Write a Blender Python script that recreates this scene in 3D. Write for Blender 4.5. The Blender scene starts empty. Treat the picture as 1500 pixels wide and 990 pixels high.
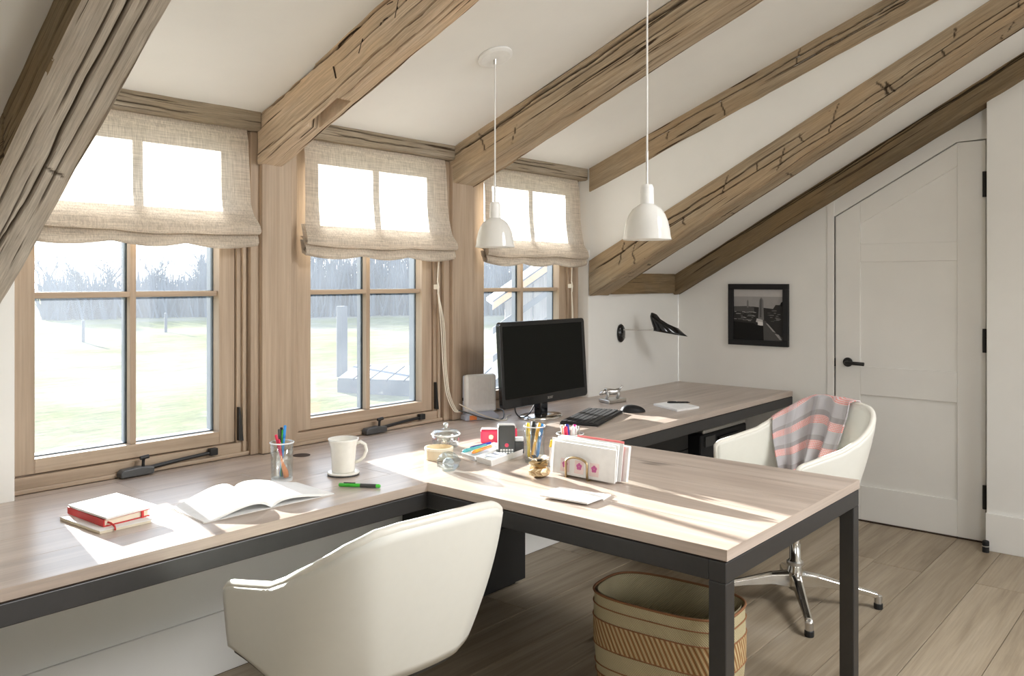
import bpy, bmesh, math, random
from mathutils import Vector, Matrix, noise
random.seed(7)
S = bpy.context.scene
COL = S.collection
PI = math.pi

# ------------------------------------------------------------------ camera, sky, sun, exposure
cam_d = bpy.data.cameras.new('camera'); cam = bpy.data.objects.new('camera', cam_d); COL.objects.link(cam)
cam_d.sensor_width = 36.0; cam_d.lens = 1228.1/1500*36.0
cam_d.shift_y = -(495-411.4)/1500.0
cam_d.clip_start = 0.05; cam_d.clip_end = 1000
cam.location = (0, -2.9187, 1.4346)
cam.rotation_euler = (PI/2, 0, -0.8603)
S.camera = cam

W = bpy.data.worlds.new('world'); S.world = W; W.use_nodes = True
wn = W.node_tree.nodes; wl = W.node_tree.links
bg = wn['Background']
tc = wn.new('ShaderNodeTexCoord'); sx = wn.new('ShaderNodeSeparateXYZ'); wr = wn.new('ShaderNodeValToRGB')
wl.new(tc.outputs['Generated'], sx.inputs[0]); wl.new(sx.outputs['Z'], wr.inputs[0]); wl.new(wr.outputs[0], bg.inputs[0])
wr.color_ramp.elements[0].position = 0.0; wr.color_ramp.elements[0].color = (1.0, 0.985, 0.96, 1)
wr.color_ramp.elements[1].position = 0.7; wr.color_ramp.elements[1].color = (0.50, 0.66, 0.95, 1)
bg.inputs[1].default_value = 2.5

sun_d = bpy.data.lights.new('sun', 'SUN'); sun = bpy.data.objects.new('sun', sun_d); COL.objects.link(sun)
sun_d.energy = 36.0; sun_d.angle = math.radians(0.9); sun_d.color = (1.0, 0.965, 0.925)
sun.rotation_euler = Vector((-0.19, -1.0, -0.218)).to_track_quat('-Z', 'Y').to_euler()
sun.location = (3, 12, 6)

# added fill lamps, out of view, standing in for daylight around the camera
def area(name, loc, direction, sx_, sy_, energy, color):
    d = bpy.data.lights.new(name, 'AREA'); o = bpy.data.objects.new(name, d); COL.objects.link(o)
    d.shape = 'RECTANGLE'; d.size = sx_; d.size_y = sy_; d.energy = energy; d.color = color
    o.location = loc; o.rotation_euler = Vector(direction).to_track_quat('-Z', 'Y').to_euler()
    return o
area('window_daylight', (3.0, -6.52, 1.35), (0.0, 1, 0.0), 3.6, 1.3, 10, (0.97, 0.98, 1.0))  # weak unseen fill added at the back wall opening
sk = area('skylight_daylight', (3.0, -4.3, 3.12), (-0.45, 0.45, -0.80), 1.8, 1.0, 88, (0.98, 0.99, 1.0))  # unseen fill added for the chair back; the roof has no opening here
sk.data.spread = math.radians(130)
lw_ = area('side_window_daylight', (-1.52, -4.4, 1.75), (6.6, 2.9, -0.5), 1.2, 1.0, 10, (0.98, 0.99, 1.0))  # narrow unseen fill added to brighten the door; no window in this wall
lw_.data.spread = math.radians(70)

S.view_settings.view_transform = 'Standard'; S.view_settings.look = 'None'
S.view_settings.exposure = 0.18; S.view_settings.gamma = 1.0; S.view_settings.use_curve_mapping = False
S.cycles.use_denoising = True
S.cycles.max_bounces = 10; S.cycles.diffuse_bounces = 6; S.cycles.transparent_max_bounces = 24
S.cycles.transmission_bounces = 8; S.cycles.caustics_reflective = False; S.cycles.caustics_refractive = False
S.cycles.sample_clamp_indirect = 6.0

# ------------------------------------------------------------------ materials
class NT:
    def __init__(s, name):
        s.m = bpy.data.materials.new(name); s.m.use_nodes = True
        s.t = s.m.node_tree; s.n = s.t.nodes; s.l = s.t.links
        s.b = s.n['Principled BSDF']; s.out = s.n['Material Output']
    def new(s, t, **kw):
        n = s.n.new(t)
        for k, v in kw.items(): setattr(n, k, v)
        return n
    def link(s, a, b): s.l.new(a, b)
    def set(s, **kw):
        for k, v in kw.items():
            s.b.inputs[k.replace('_', ' ')].default_value = v
    def ramp(s, src, stops):
        r = s.new('ShaderNodeValToRGB'); e = r.color_ramp.elements
        while len(e) > len(stops): e.remove(e[-1])
        while len(e) < len(stops): e.new(0.5)
        for i, (p, c) in enumerate(stops):
            e[i].position = p; e[i].color = tuple(c)+(1,) if len(c) == 3 else c
        s.link(src, r.inputs[0]); return r.outputs[0]
    def mix(s, f, a, b, mode='MIX'):
        m = s.new('ShaderNodeMix', data_type='RGBA', blend_type=mode)
        for sock, val in ((m.inputs[0], f), (m.inputs[6], a), (m.inputs[7], b)):
            if hasattr(val, 'node'): s.link(val, sock)
            elif isinstance(val, (int, float)): sock.default_value = val
            else: sock.default_value = tuple(val)+(1,)
        return m.outputs[2]
    def noise(s, vec, scale, detail=4, rough=0.55, dist=0.0):
        n = s.new('ShaderNodeTexNoise'); n.inputs['Scale'].default_value = scale
        n.inputs['Detail'].default_value = detail; n.inputs['Roughness'].default_value = rough
        n.inputs['Distortion'].default_value = dist
        if vec is not None: s.link(vec, n.inputs['Vector'])
        return n.outputs['Fac']
    def mapping(s, src, scale=(1, 1, 1), rot=(0, 0, 0)):
        m = s.new('ShaderNodeMapping'); s.link(src, m.inputs[0])
        m.inputs['Scale'].default_value = scale; m.inputs['Rotation'].default_value = rot
        return m.outputs[0]
    def coord(s, which='Object', rnd=True):
        t = s.new('ShaderNodeTexCoord').outputs[which]
        if rnd:
            oi = s.new('ShaderNodeObjectInfo'); mu = s.new('ShaderNodeMath', operation='MULTIPLY')
            s.link(oi.outputs['Random'], mu.inputs[0]); mu.inputs[1].default_value = 37.0
            a = s.new('ShaderNodeVectorMath', operation='ADD'); s.link(t, a.inputs[0]); s.link(mu.outputs[0], a.inputs[1])
            t = a.outputs[0]
        return t
    def bump(s, h, strength=0.3, dist=0.01):
        b = s.new('ShaderNodeBump'); b.inputs['Strength'].default_value = strength; b.inputs['Distance'].default_value = dist
        s.link(h, b.inputs['Height']); s.link(b.outputs[0], s.b.inputs['Normal'])

def plain(name, col, rough=0.5, metal=0.0, spec=0.5, var=0.03, **kw):
    t = NT(name); t.set(Base_Color=tuple(col)+(1,), Roughness=rough, Metallic=metal)
    t.b.inputs['Specular IOR Level'].default_value = spec
    for k, v in kw.items(): t.b.inputs[k].default_value = v
    c = t.coord(rnd=False); n = t.noise(c, 40, 2)
    t.link(t.mix(1.0, tuple(col), t.ramp(n, [(0.3, (1-var,)*3), (0.7, (1+var,)*3)]), 'MULTIPLY'), t.b.inputs['Base Color'])
    return t.m

def plaster(name, col):
    t = NT(name); c = t.coord(rnd=False)
    n = t.noise(c, 3.0, 4); n2 = t.noise(c, 90, 3)
    t.link(t.mix(1.0, tuple(col), t.ramp(n, [(0.3, (0.97,)*3), (0.7, (1.02,)*3)]), 'MULTIPLY'), t.b.inputs['Base Color'])
    t.set(Roughness=0.75); t.b.inputs['Specular IOR Level'].default_value = 0.25
    t.bump(n2, 0.06, 0.002); return t.m

def wood(name, axis, c_dark, c_mid, c_light, rough=0.5, spec=0.4, grain=1.0, knots=True, vary=0.16):
    """sawn oak: grain along axis (0=x, 1=y, 2=z) of the object coordinates"""
    t = NT(name); c = t.coord()
    sc = [14.0]*3; sc[axis] = 0.9; m = t.mapping(c, sc)
    n1 = t.noise(m, 1.0*grain, 6, 0.6, 0.6)
    sc2 = [110.0]*3; sc2[axis] = 3.0; n2 = t.noise(t.mapping(c, sc2), 1.0, 3, 0.6)
    col = t.ramp(n1, [(0.28, c_dark), (0.5, c_mid), (0.74, c_light)])
    col = t.mix(0.5, col, t.ramp(n2, [(0.3, (0.72,)*3), (0.65, (1.08,)*3)]), 'MULTIPLY')
    if knots:
        sc3 = [7.0]*3; sc3[axis] = 2.0; n3 = t.noise(t.mapping(c, sc3), 1.3, 2, 0.5)
        k = t.ramp(n3, [(0.70, (0, 0, 0)), (0.78, (1, 1, 1))])
        col = t.mix(k, col, tuple(x*0.55 for x in c_dark))
    oi = t.new('ShaderNodeObjectInfo')
    v = t.ramp(oi.outputs['Random'], [(0, (1-vary,)*3), (1, (1+vary*0.6,)*3)])
    col = t.mix(1.0, col, v, 'MULTIPLY')
    t.link(col, t.b.inputs['Base Color']); t.set(Roughness=rough); t.b.inputs['Specular IOR Level'].default_value = spec
    t.bump(n2, 0.12, 0.002); return t.m

def hewn(name, c_dark, c_mid, c_light, warm):
    t = NT(name); uv = t.new('ShaderNodeTexCoord').outputs['UV']
    oi = t.new('ShaderNodeObjectInfo'); a = t.new('ShaderNodeVectorMath', operation='ADD')
    mu = t.new('ShaderNodeMath', operation='MULTIPLY'); t.link(oi.outputs['Random'], mu.inputs[0]); mu.inputs[1].default_value = 53.0
    t.link(uv, a.inputs[0]); t.link(mu.outputs[0], a.inputs[1]); uv = a.outputs[0]
    n1 = t.noise(t.mapping(uv, (1.8, 26, 1)), 1.0, 8, 0.68, 0.4)
    n2 = t.noise(t.mapping(uv, (7, 210, 1)), 1.0, 5, 0.7)
    n3 = t.noise(t.mapping(uv, (1.3, 62, 1)), 1.0, 4, 0.55, 0.6)
    n4 = t.noise(t.mapping(uv, (2.2, 5, 1)), 1.0, 3)
    n5 = t.noise(t.mapping(uv, (18, 48, 1)), 1.0, 2, 0.5, 2.0)
    col = t.ramp(n1, [(0.25, c_dark), (0.5, c_mid), (0.76, c_light)])
    col = t.mix(t.ramp(n4, [(0.42, (0, 0, 0)), (0.66, (1, 1, 1))]), col, warm)
    col = t.mix(0.75, col, t.ramp(n2, [(0.28, (0.55,)*3), (0.62, (1.12,)*3)]), 'MULTIPLY')
    ck = t.ramp(n3, [(0.335, (1, 1, 1)), (0.37, (0, 0, 0))])
    col = t.mix(ck, col, (0.055, 0.035, 0.02))
    atn = t.new('ShaderNodeAttribute'); atn.attribute_name = 'crack'
    cr2 = t.ramp(atn.outputs['Fac'], [(0.30, (0, 0, 0)), (0.9, (0.92, 0.92, 0.92))]); col = t.mix(cr2, col, (0.05, 0.034, 0.021))
    kn = t.ramp(n5, [(0.76, (0, 0, 0)), (0.80, (1, 1, 1))])
    col = t.mix(kn, col, (0.09, 0.055, 0.03))
    t.link(col, t.b.inputs['Base Color']); t.set(Roughness=0.85); t.b.inputs['Specular IOR Level'].default_value = 0.2
    h = t.mix(ck, t.mix(0.4, n2, n1), (0, 0, 0)); t.bump(h, 0.4, 0.004); return t.m

M = {}
M['plaster'] = plaster('white_plaster', (0.82, 0.815, 0.785))
M['paint'] = plaster('door_paint', (0.82, 0.81, 0.775))
M['beam'] = hewn('hewn_timber', (0.325, 0.244, 0.163), (0.583, 0.454, 0.325), (0.774, 0.638, 0.489), (0.651, 0.482, 0.319))
M['beam_mid'] = hewn('brown_timber', (0.240, 0.180, 0.120), (0.432, 0.342, 0.240), (0.576, 0.480, 0.360), (0.456, 0.336, 0.216))
M['beam_umber'] = hewn('umber_timber', (0.198, 0.148, 0.095), (0.364, 0.284, 0.192), (0.502, 0.410, 0.291), (0.410, 0.298, 0.185))  # darker copy of the hewn timber, with the shade on the right rafters in its colour
M['beam_grey'] = hewn('weathered_timber', (0.338, 0.301, 0.251), (0.552, 0.502, 0.432), (0.715, 0.665, 0.589), (0.477, 0.408, 0.326))  # weathered grey, its pale tone also carrying the light from below
M['beam_header'] = hewn('header_timber', (0.224, 0.185, 0.134), (0.358, 0.302, 0.230), (0.470, 0.409, 0.325), (0.347, 0.280, 0.196))
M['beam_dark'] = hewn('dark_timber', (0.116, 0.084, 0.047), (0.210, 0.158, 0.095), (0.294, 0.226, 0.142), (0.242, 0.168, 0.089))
M['oak_z'] = wood('oak_upright', 2, (0.32, 0.235, 0.165), (0.42, 0.32, 0.23), (0.50, 0.395, 0.295), 0.5, knots=False, vary=0.05)
M['oak_x'] = wood('oak_lengthwise', 0, (0.32, 0.235, 0.165), (0.42, 0.32, 0.23), (0.50, 0.395, 0.295), 0.5, knots=False, vary=0.05)
DK = ((0.38, 0.30, 0.25), (0.50, 0.41, 0.345), (0.61, 0.515, 0.45))
M['desk_x'] = wood('desk_oak_x', 0, *DK, rough=0.30, spec=0.9, vary=0.06)
M['desk_y'] = wood('desk_oak_y', 1, *DK, rough=0.30, spec=0.9, vary=0.06)
M['floor'] = wood('floor_oak', 0, (0.245, 0.19, 0.128), (0.36, 0.29, 0.205), (0.455, 0.38, 0.285), rough=0.45, spec=0.4, vary=0.10)
M['steel'] = plain('dark_steel', (0.075, 0.074, 0.075), 0.42, 0.75)
M['iron'] = plain('black_iron', (0.018, 0.017, 0.016), 0.5, 0.3)
M['black'] = plain('black_panel', (0.010, 0.010, 0.010), 0.55)
M['black_gloss'] = plain('black_gloss_plastic', (0.006, 0.006, 0.007), 0.10)
M['screen'] = plain('dark_screen', (0.004, 0.0045, 0.0035), 0.45, 0, 0.12)
M['black_plastic'] = plain('black_plastic', (0.014, 0.014, 0.015), 0.5, 0, 0.3)
M['key'] = plain('key_plastic', (0.022, 0.022, 0.024), 0.5)
M['chrome'] = plain('polished_aluminium', (0.78, 0.77, 0.74), 0.14, 1.0)
M['silver'] = plain('brushed_silver', (0.62, 0.61, 0.59), 0.30, 1.0)
M['brass'] = plain('aged_brass', (0.50, 0.38, 0.22), 0.32, 1.0)
M['gold'] = plain('crumpled_gold_foil', (0.82, 0.63, 0.38), 0.25, 0.9)
M['leather'] = plain('cream_leather', (0.78, 0.775, 0.715), 0.42, 0.0, 0.45, 0.008)
M['pipe'] = plain('leather_piping', (0.80, 0.78, 0.71), 0.35)
M['white'] = plain('white_plastic', (0.82, 0.82, 0.80), 0.4)
M['paper'] = plain('white_paper', (0.87, 0.87, 0.86), 0.8, 0, 0.2)
M['cream_paper'] = plain('cream_paper', (0.80, 0.74, 0.60), 0.8, 0, 0.2)
M['porcelain'] = plain('cream_porcelain', (0.84, 0.82, 0.76), 0.16)
def opal():
    t = NT('opal_glass'); t.set(Base_Color=(0.88, 0.875, 0.85, 1), Roughness=0.08)
    tl = t.new('ShaderNodeBsdfTranslucent'); tl.inputs[0].default_value = (0.92, 0.91, 0.88, 1)
    mx = t.new('ShaderNodeMixShader'); mx.inputs[0].default_value = 0.35
    t.link(t.b.outputs[0], mx.inputs[1]); t.link(tl.outputs[0], mx.inputs[2]); t.link(mx.outputs[0], t.out.inputs[0]); return t.m
M['opal'] = opal()
M['red'] = plain('red_cloth', (0.58, 0.035, 0.035), 0.55)
M['crimson'] = plain('crimson_plastic', (0.66, 0.02, 0.075), 0.35)
M['card'] = plain('cream_card', (0.70, 0.60, 0.43), 0.7)
M['cord'] = plain('white_cord', (0.80, 0.74, 0.62), 0.7)
M['flex'] = plain('white_flex', (0.72, 0.71, 0.68), 0.45)
M['modem_grey'] = plain('grey_plastic', (0.50, 0.54, 0.64), 0.45)
M['charcoal'] = plain('charcoal_plastic', (0.055, 0.056, 0.055), 0.42)
M['green'] = plain('green_plastic', (0.06, 0.50, 0.04), 0.3)
M['yellow'] = plain('yellow_plastic', (0.85, 0.62, 0.06), 0.35)
M['mustard'] = plain('pencil_orange', (0.82, 0.42, 0.03), 0.4)
M['blue'] = plain('blue_plastic', (0.03, 0.26, 0.68), 0.35)
M['navy'] = plain('navy_plastic', (0.02, 0.03, 0.28), 0.35)
M['teal'] = plain('teal_plastic', (0.10, 0.48, 0.55), 0.35)
M['orange'] = plain('orange_plastic', (0.88, 0.26, 0.05), 0.35)
M['pink'] = plain('pink_plastic', (0.80, 0.05, 0.34), 0.35)
M['pale_pink'] = plain('pale_pink_print', (0.83, 0.68, 0.66), 0.7)
M['rose'] = plain('rose_print', (0.66, 0.16, 0.40), 0.7)
M['clear_plastic'] = plain('frosted_plastic', (0.80, 0.82, 0.84), 0.3)
M['gap'] = plain('dark_joint', (0.05, 0.03, 0.02), 0.9)
M['clad'] = plain('grey_cladding', (0.12, 0.145, 0.165), 0.45)

def glass_mat(name, tint, rough=0.02, refl=0.06):
    t = NT(name); t.n.remove(t.b)
    tr = t.new('ShaderNodeBsdfTransparent'); tr.inputs[0].default_value = tuple(tint)+(1,)
    gl = t.new('ShaderNodeBsdfGlossy'); gl.inputs['Roughness'].default_value = rough
    lw = t.new('ShaderNodeLayerWeight'); lw.inputs[0].default_value = 0.25
    mp = t.new('ShaderNodeMapRange'); mp.inputs['To Min'].default_value = refl; mp.inputs['To Max'].default_value = 0.75
    t.link(lw.outputs['Facing'], mp.inputs[0])
    pw = t.new('ShaderNodeMath', operation='POWER'); t.link(lw.outputs['Facing'], pw.inputs[0]); pw.inputs[1].default_value = 3.0
    t.link(pw.outputs[0], mp.inputs[0])
    mx = t.new('ShaderNodeMixShader'); t.link(mp.outputs[0], mx.inputs[0]); t.link(tr.outputs[0], mx.inputs[1]); t.link(gl.outputs[0], mx.inputs[2])
    t.link(mx.outputs[0], t.out.inputs[0]); return t.m
def pane_mat():
    """old window glass: clear, with a thin film of dust that scatters the low sun"""
    t = NT('window_glass'); t.n.remove(t.b)
    tr = t.new('ShaderNodeBsdfTransparent'); tr.inputs[0].default_value = (0.95, 0.97, 0.97, 1)
    gl = t.new('ShaderNodeBsdfGlossy'); gl.inputs['Roughness'].default_value = 0.03
    tl = t.new('ShaderNodeBsdfTranslucent'); tl.inputs[0].default_value = (0.76, 0.84, 0.95, 1)  # blue tint lays a painted haze veil over the view
    c = t.coord(rnd=False); n = t.noise(c, 3.0, 3)
    d = t.ramp(n, [(0.3, (0.018,)*3), (0.7, (0.027,)*3)])
    m1 = t.new('ShaderNodeMixShader'); t.link(d, m1.inputs[0]); t.link(tr.outputs[0], m1.inputs[1]); t.link(tl.outputs[0], m1.inputs[2])
    m2 = t.new('ShaderNodeMixShader'); m2.inputs[0].default_value = 0.03; t.link(m1.outputs[0], m2.inputs[1]); t.link(gl.outputs[0], m2.inputs[2])
    t.link(m2.outputs[0], t.out.inputs[0]); return t.m
M['pane'] = pane_mat()
M['glass'] = glass_mat('clear_glass', (0.93, 0.95, 0.945), 0.02, 0.10)
M['jar_glass'] = glass_mat('thick_glass', (0.86, 0.88, 0.87), 0.06, 0.24)

def linen():
    t = NT('natural_linen'); t.n.remove(t.b); c = t.coord(rnd=False)
    nx = t.noise(t.mapping(c, (260, 260, 9)), 1.0, 3, 0.6); nz = t.noise(t.mapping(c, (9, 9, 300)), 1.0, 3, 0.6)
    w = t.mix(0.5, nx, nz)
    col = t.mix(1.0, (0.66, 0.575, 0.475), t.ramp(w, [(0.34, (0.78,)*3), (0.62, (1.10,)*3)]), 'MULTIPLY')
    df = t.new('ShaderNodeBsdfDiffuse'); tl = t.new('ShaderNodeBsdfTranslucent')
    t.link(col, df.inputs[0])
    col2 = t.mix(1.0, (0.78, 0.74, 0.69), t.ramp(w, [(0.36, (0.45,)*3), (0.62, (1.15,)*3)]), 'MULTIPLY'); t.link(col2, tl.inputs[0])
    mx = t.new('ShaderNodeMixShader'); mx.inputs[0].default_value = 0.38
    t.link(df.outputs[0], mx.inputs[1]); t.link(tl.outputs[0], mx.inputs[2])
    b = t.new('ShaderNodeBump'); b.inputs['Strength'].default_value = 0.25; b.inputs['Distance'].default_value = 0.002
    t.link(w, b.inputs['Height']); t.link(b.outputs[0], df.inputs['Normal'])
    t.link(mx.outputs[0], t.out.inputs[0]); return t.m
M['linen'] = linen()

def plaid():
    """grey wool, UV in metres: coral bands across v, broken by fine checks"""
    t = NT('plaid_wool'); uv = t.new('ShaderNodeTexCoord').outputs['UV']
    s = t.new('ShaderNodeSeparateXYZ'); t.link(uv, s.inputs[0])
    def mth(op, a, b=None):
        m = t.new('ShaderNodeMath', operation=op)
        for i, v in enumerate((a, b)):
            if v is None: continue
            if hasattr(v, 'node'): t.link(v, m.inputs[i])
            else: m.inputs[i].default_value = v
        return m.outputs[0]
    fr = mth('FRACT', mth('MULTIPLY', s.outputs[1], 1/0.118))
    band = mth('MULTIPLY', mth('GREATER_THAN', fr, 0.30), mth('LESS_THAN', fr, 0.64))
    dk = mth('MULTIPLY', mth('GREATER_THAN', fr, 0.64), mth('LESS_THAN', fr, 0.84))
    cx = mth('LESS_THAN', mth('FRACT', mth('MULTIPLY', s.outputs[0], 1/0.0075)), 0.36)
    cy = mth('LESS_THAN', mth('FRACT', mth('MULTIPLY', s.outputs[1], 1/0.0075)), 0.36)
    chk = mth('MAXIMUM', cx, cy)
    col = t.mix(dk, (0.47, 0.455, 0.475), (0.36, 0.34, 0.345))
    b2 = t.mix(chk, (0.78, 0.20, 0.16), (0.70, 0.62, 0.62))
    col = t.mix(band, col, b2)
    vx = mth('FRACT', mth('MULTIPLY', s.outputs[0], 1/0.13)); vb = mth('GREATER_THAN', vx, 0.72)
    col = t.mix(mth('MULTIPLY', vb, 0.35), col, (0.60, 0.60, 0.64))
    t.link(col, t.b.inputs['Base Color']); t.set(Roughness=0.95); t.b.inputs['Specular IOR Level'].default_value = 0.1
    t.bump(t.noise(uv, 900, 2), 0.3, 0.002); return t.m
M['plaid'] = plaid()

def weave(name, c1, c2, diag):
    t = NT(name); uv = t.new('ShaderNodeTexCoord').outputs['UV']
    wv = t.new('ShaderNodeTexWave'); wv.inputs['Scale'].default_value = 1.0; wv.inputs['Distortion'].default_value = 0.0
    t.link(t.mapping(uv, diag, (0, 0, 0)), wv.inputs[0]); wv.bands_direction = 'DIAGONAL'; wv.inputs['Detail'].default_value = 1
    ck = t.new('ShaderNodeTexChecker'); ck.inputs['Scale'].default_value = 1.0
    t.link(t.mapping(uv, (260, 200, 1)), ck.inputs[0])
    col = t.mix(wv.outputs['Fac'], c1, c2)
    col = t.mix(0.35, col, t.mix(ck.outputs['Fac'], (0.72,)*3, (1.1,)*3), 'MULTIPLY')
    t.link(col, t.b.inputs['Base Color']); t.set(Roughness=0.8); t.b.inputs['Specular IOR Level'].default_value = 0.2
    t.bump(wv.outputs['Fac'], 0.5, 0.004); return t.m
M['wicker'] = weave('pale_woven_grass', (0.46, 0.39, 0.23), (0.60, 0.52, 0.33), (75, 75, 1))
M['wicker_rust'] = weave('rust_woven_grass', (0.30, 0.14, 0.05), (0.58, 0.45, 0.25), (34, 17, 1))
M['rust'] = plain('rust_cord', (0.27, 0.12, 0.05), 0.8)

def turf():
    t = NT('winter_grass'); c = t.coord(rnd=False)
    n = t.noise(c, 0.12, 4, 0.6); n2 = t.noise(t.mapping(c, (1.0, 2.6, 1)), 0.9, 6, 0.7); n3 = t.noise(c, 8, 4, 0.7)
    col = t.ramp(n, [(0.36, (0.155, 0.160, 0.068)), (0.52, (0.20, 0.19, 0.115)), (0.66, (0.235, 0.215, 0.175))])
    col = t.mix(0.8, col, t.ramp(n2, [(0.3, (0.55,)*3), (0.62, (1.2,)*3)]), 'MULTIPLY')
    col = t.mix(0.6, col, t.ramp(n3, [(0.3, (0.7,)*3), (0.65, (1.15,)*3)]), 'MULTIPLY')
    t.link(col, t.b.inputs['Base Color']); t.set(Roughness=1.0); t.b.inputs['Specular IOR Level'].default_value = 0.0
    t.bump(n2, 0.5, 0.10); return t.m
M['turf'] = turf()
M['bark'] = plain('pale_bark', (0.13, 0.15, 0.17), 0.95, 0, 0.1)  # blue-grey cast is distance haze put into the bark colour
M['hedge'] = plain('bare_hedge', (0.10, 0.125, 0.15), 0.95, 0, 0.1)  # distance haze mixed into the brush colour as well
M['fence_wood'] = plain('silvered_wood', (0.11, 0.12, 0.135), 0.9)
M['board_wall'] = wood('weathered_boards', 2, (0.22, 0.21, 0.22), (0.30, 0.29, 0.30), (0.37, 0.36, 0.36), 0.85)
M['roofing'] = plain('pale_shingles', (0.12, 0.125, 0.14), 0.9)
M['cedar'] = plain('fresh_cedar', (0.50, 0.30, 0.16), 0.8)

# ------------------------------------------------------------------ mesh helpers
ORG = {}
class MB:
    def __init__(s): s.v = []; s.f = []; s.uv = None; s.mi = None
    def add(s, vs, fs):
        o = len(s.v); s.v += [tuple(p) for p in vs]; s.f += [tuple(i+o for i in f) for f in fs]; return s
    def box(s, x0, x1, y0, y1, z0, z1):
        return s.add([(x0, y0, z0), (x1, y0, z0), (x1, y1, z0), (x0, y1, z0), (x0, y0, z1), (x1, y0, z1), (x1, y1, z1), (x0, y1, z1)],
                     [(3, 2, 1, 0), (4, 5, 6, 7), (0, 1, 5, 4), (1, 2, 6, 5), (2, 3, 7, 6), (3, 0, 4, 7)])
    def obox(s, c, ax, ay, az):
        c = Vector(c); ax, ay, az = Vector(ax), Vector(ay), Vector(az)
        return s.add([c+ax*i+ay*j+az*k for k in (-1, 1) for i, j in ((-1, -1), (1, -1), (1, 1), (-1, 1))],
                     [(3, 2, 1, 0), (4, 5, 6, 7), (0, 1, 5, 4), (1, 2, 6, 5), (2, 3, 7, 6), (3, 0, 4, 7)])
    def rbox(s, cx, cy, z0, z1, lx, ly, ang):
        c, n = math.cos(ang), math.sin(ang)
        return s.obox((cx, cy, (z0+z1)/2), (c*lx/2, n*lx/2, 0), (-n*ly/2, c*ly/2, 0), (0, 0, (z1-z0)/2))
    def prism(s, poly, axis, a, b):
        """poly: list of 2-D points in the other two axes, in order; extruded from a to b on the axis"""
        n = len(poly)
        def P(p, w):
            q = list(p); q.insert(axis, w); return tuple(q)
        vs = [P(p, a) for p in poly]+[P(p, b) for p in poly]
        return s.add(vs, [tuple(range(n))[::-1], tuple(range(n, 2*n))]+[(i, (i+1) % n, (i+1) % n+n, i+n) for i in range(n)])
    def tube(s, pts, r, n=10, cap=True):
        pts = [Vector(p) for p in pts]; rs = r if isinstance(r, (list, tuple)) else [r]*len(pts)
        rings = []; up = None
        for i, p in enumerate(pts):
            d = (pts[min(i+1, len(pts)-1)]-pts[max(i-1, 0)]).normalized()
            if up is None:
                up = Vector((0, 0, 1)) if abs(d.z) < 0.9 else Vector((1, 0, 0))
            a = d.cross(up).normalized(); b = a.cross(d).normalized(); up = b
            rings.append([p+(a*math.cos(2*PI*k/n)+b*math.sin(2*PI*k/n))*rs[i] for k in range(n)])
        vs = [q for rg in rings for q in rg]
        fs = [(i*n+k, i*n+(k+1) % n, (i+1)*n+(k+1) % n, (i+1)*n+k) for i in range(len(pts)-1) for k in range(n)]
        if cap: fs += [tuple(range(n))[::-1], tuple((len(pts)-1)*n+k for k in range(n))]
        return s.add(vs, fs)
    def lathe(s, prof, c=(0, 0, 0), n=32, cap0=True, cap1=True, sxy=(1, 1)):
        vs = []; fs = []
        for r, z in prof:
            for k in range(n):
                vs.append((c[0]+r*math.cos(2*PI*k/n)*sxy[0], c[1]+r*math.sin(2*PI*k/n)*sxy[1], c[2]+z))
        m = len(prof)
        fs = [(i*n+k, i*n+(k+1) % n, (i+1)*n+(k+1) % n, (i+1)*n+k) for i in range(m-1) for k in range(n)]
        if cap0: fs.append(tuple(range(n))[::-1])
        if cap1: fs.append(tuple((m-1)*n+k for k in range(n)))
        return s.add(vs, fs)
    def grid(s, fn, nu, nv, uv=None):
        """fn(u, v) for u, v in 0..1"""
        o = len(s.v)
        for i in range(nu+1):
            for j in range(nv+1): s.v.append(tuple(fn(i/nu, j/nv)))
        for i in range(nu):
            for j in range(nv):
                a = o+i*(nv+1)+j; s.f.append((a, a+nv+1, a+nv+2, a+1))
        if uv:
            if s.uv is None: s.uv = {}
            for i in range(nu+1):
                for j in range(nv+1): s.uv[o+i*(nv+1)+j] = uv(i/nu, j/nv)
        return s
    def build(s, name, mat, parent=None, bevel=0.0, smooth=False, solid=0.0, sub=0, seg=2, label=None, stuff=False, auto=None):
        og = Vector(ORG.get(parent.name, (0, 0, 0))) if parent else Vector()
        me = bpy.data.meshes.new(name)
        me.from_pydata([tuple(Vector(p)-og) for p in s.v], [], s.f)
        mats = mat if isinstance(mat, (list, tuple)) else [mat]
        for m in mats: me.materials.append(m)
        if s.mi:
            for i, k in enumerate(s.mi): me.polygons[i].material_index = k
        if s.uv:
            ul = me.uv_layers.new(name='UVMap')
            for lp in me.loops: ul.data[lp.index].uv = s.uv.get(lp.vertex_index, (0, 0))
        me.validate(); me.update()
        bm = bmesh.new(); bm.from_mesh(me); bmesh.ops.recalc_face_normals(bm, faces=bm.faces); bm.to_mesh(me); bm.free()
        o = bpy.data.objects.new(name, me); COL.objects.link(o)
        if parent:
            o.parent = parent; ORG[o.name] = tuple(og)
        if smooth:
            for p in me.polygons: p.use_smooth = True
        if bevel:
            b = o.modifiers.new('bevel', 'BEVEL'); b.width = bevel; b.segments = seg; b.limit_method = 'ANGLE'; b.angle_limit = math.radians(40)
        if solid:
            b = o.modifiers.new('solid', 'SOLIDIFY'); b.thickness = solid; b.offset = 0
        if sub:
            b = o.modifiers.new('sub', 'SUBSURF'); b.levels = sub; b.render_levels = sub
        if label: o['label'] = label
        if stuff: o['kind'] = 'stuff'
        return o

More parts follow.
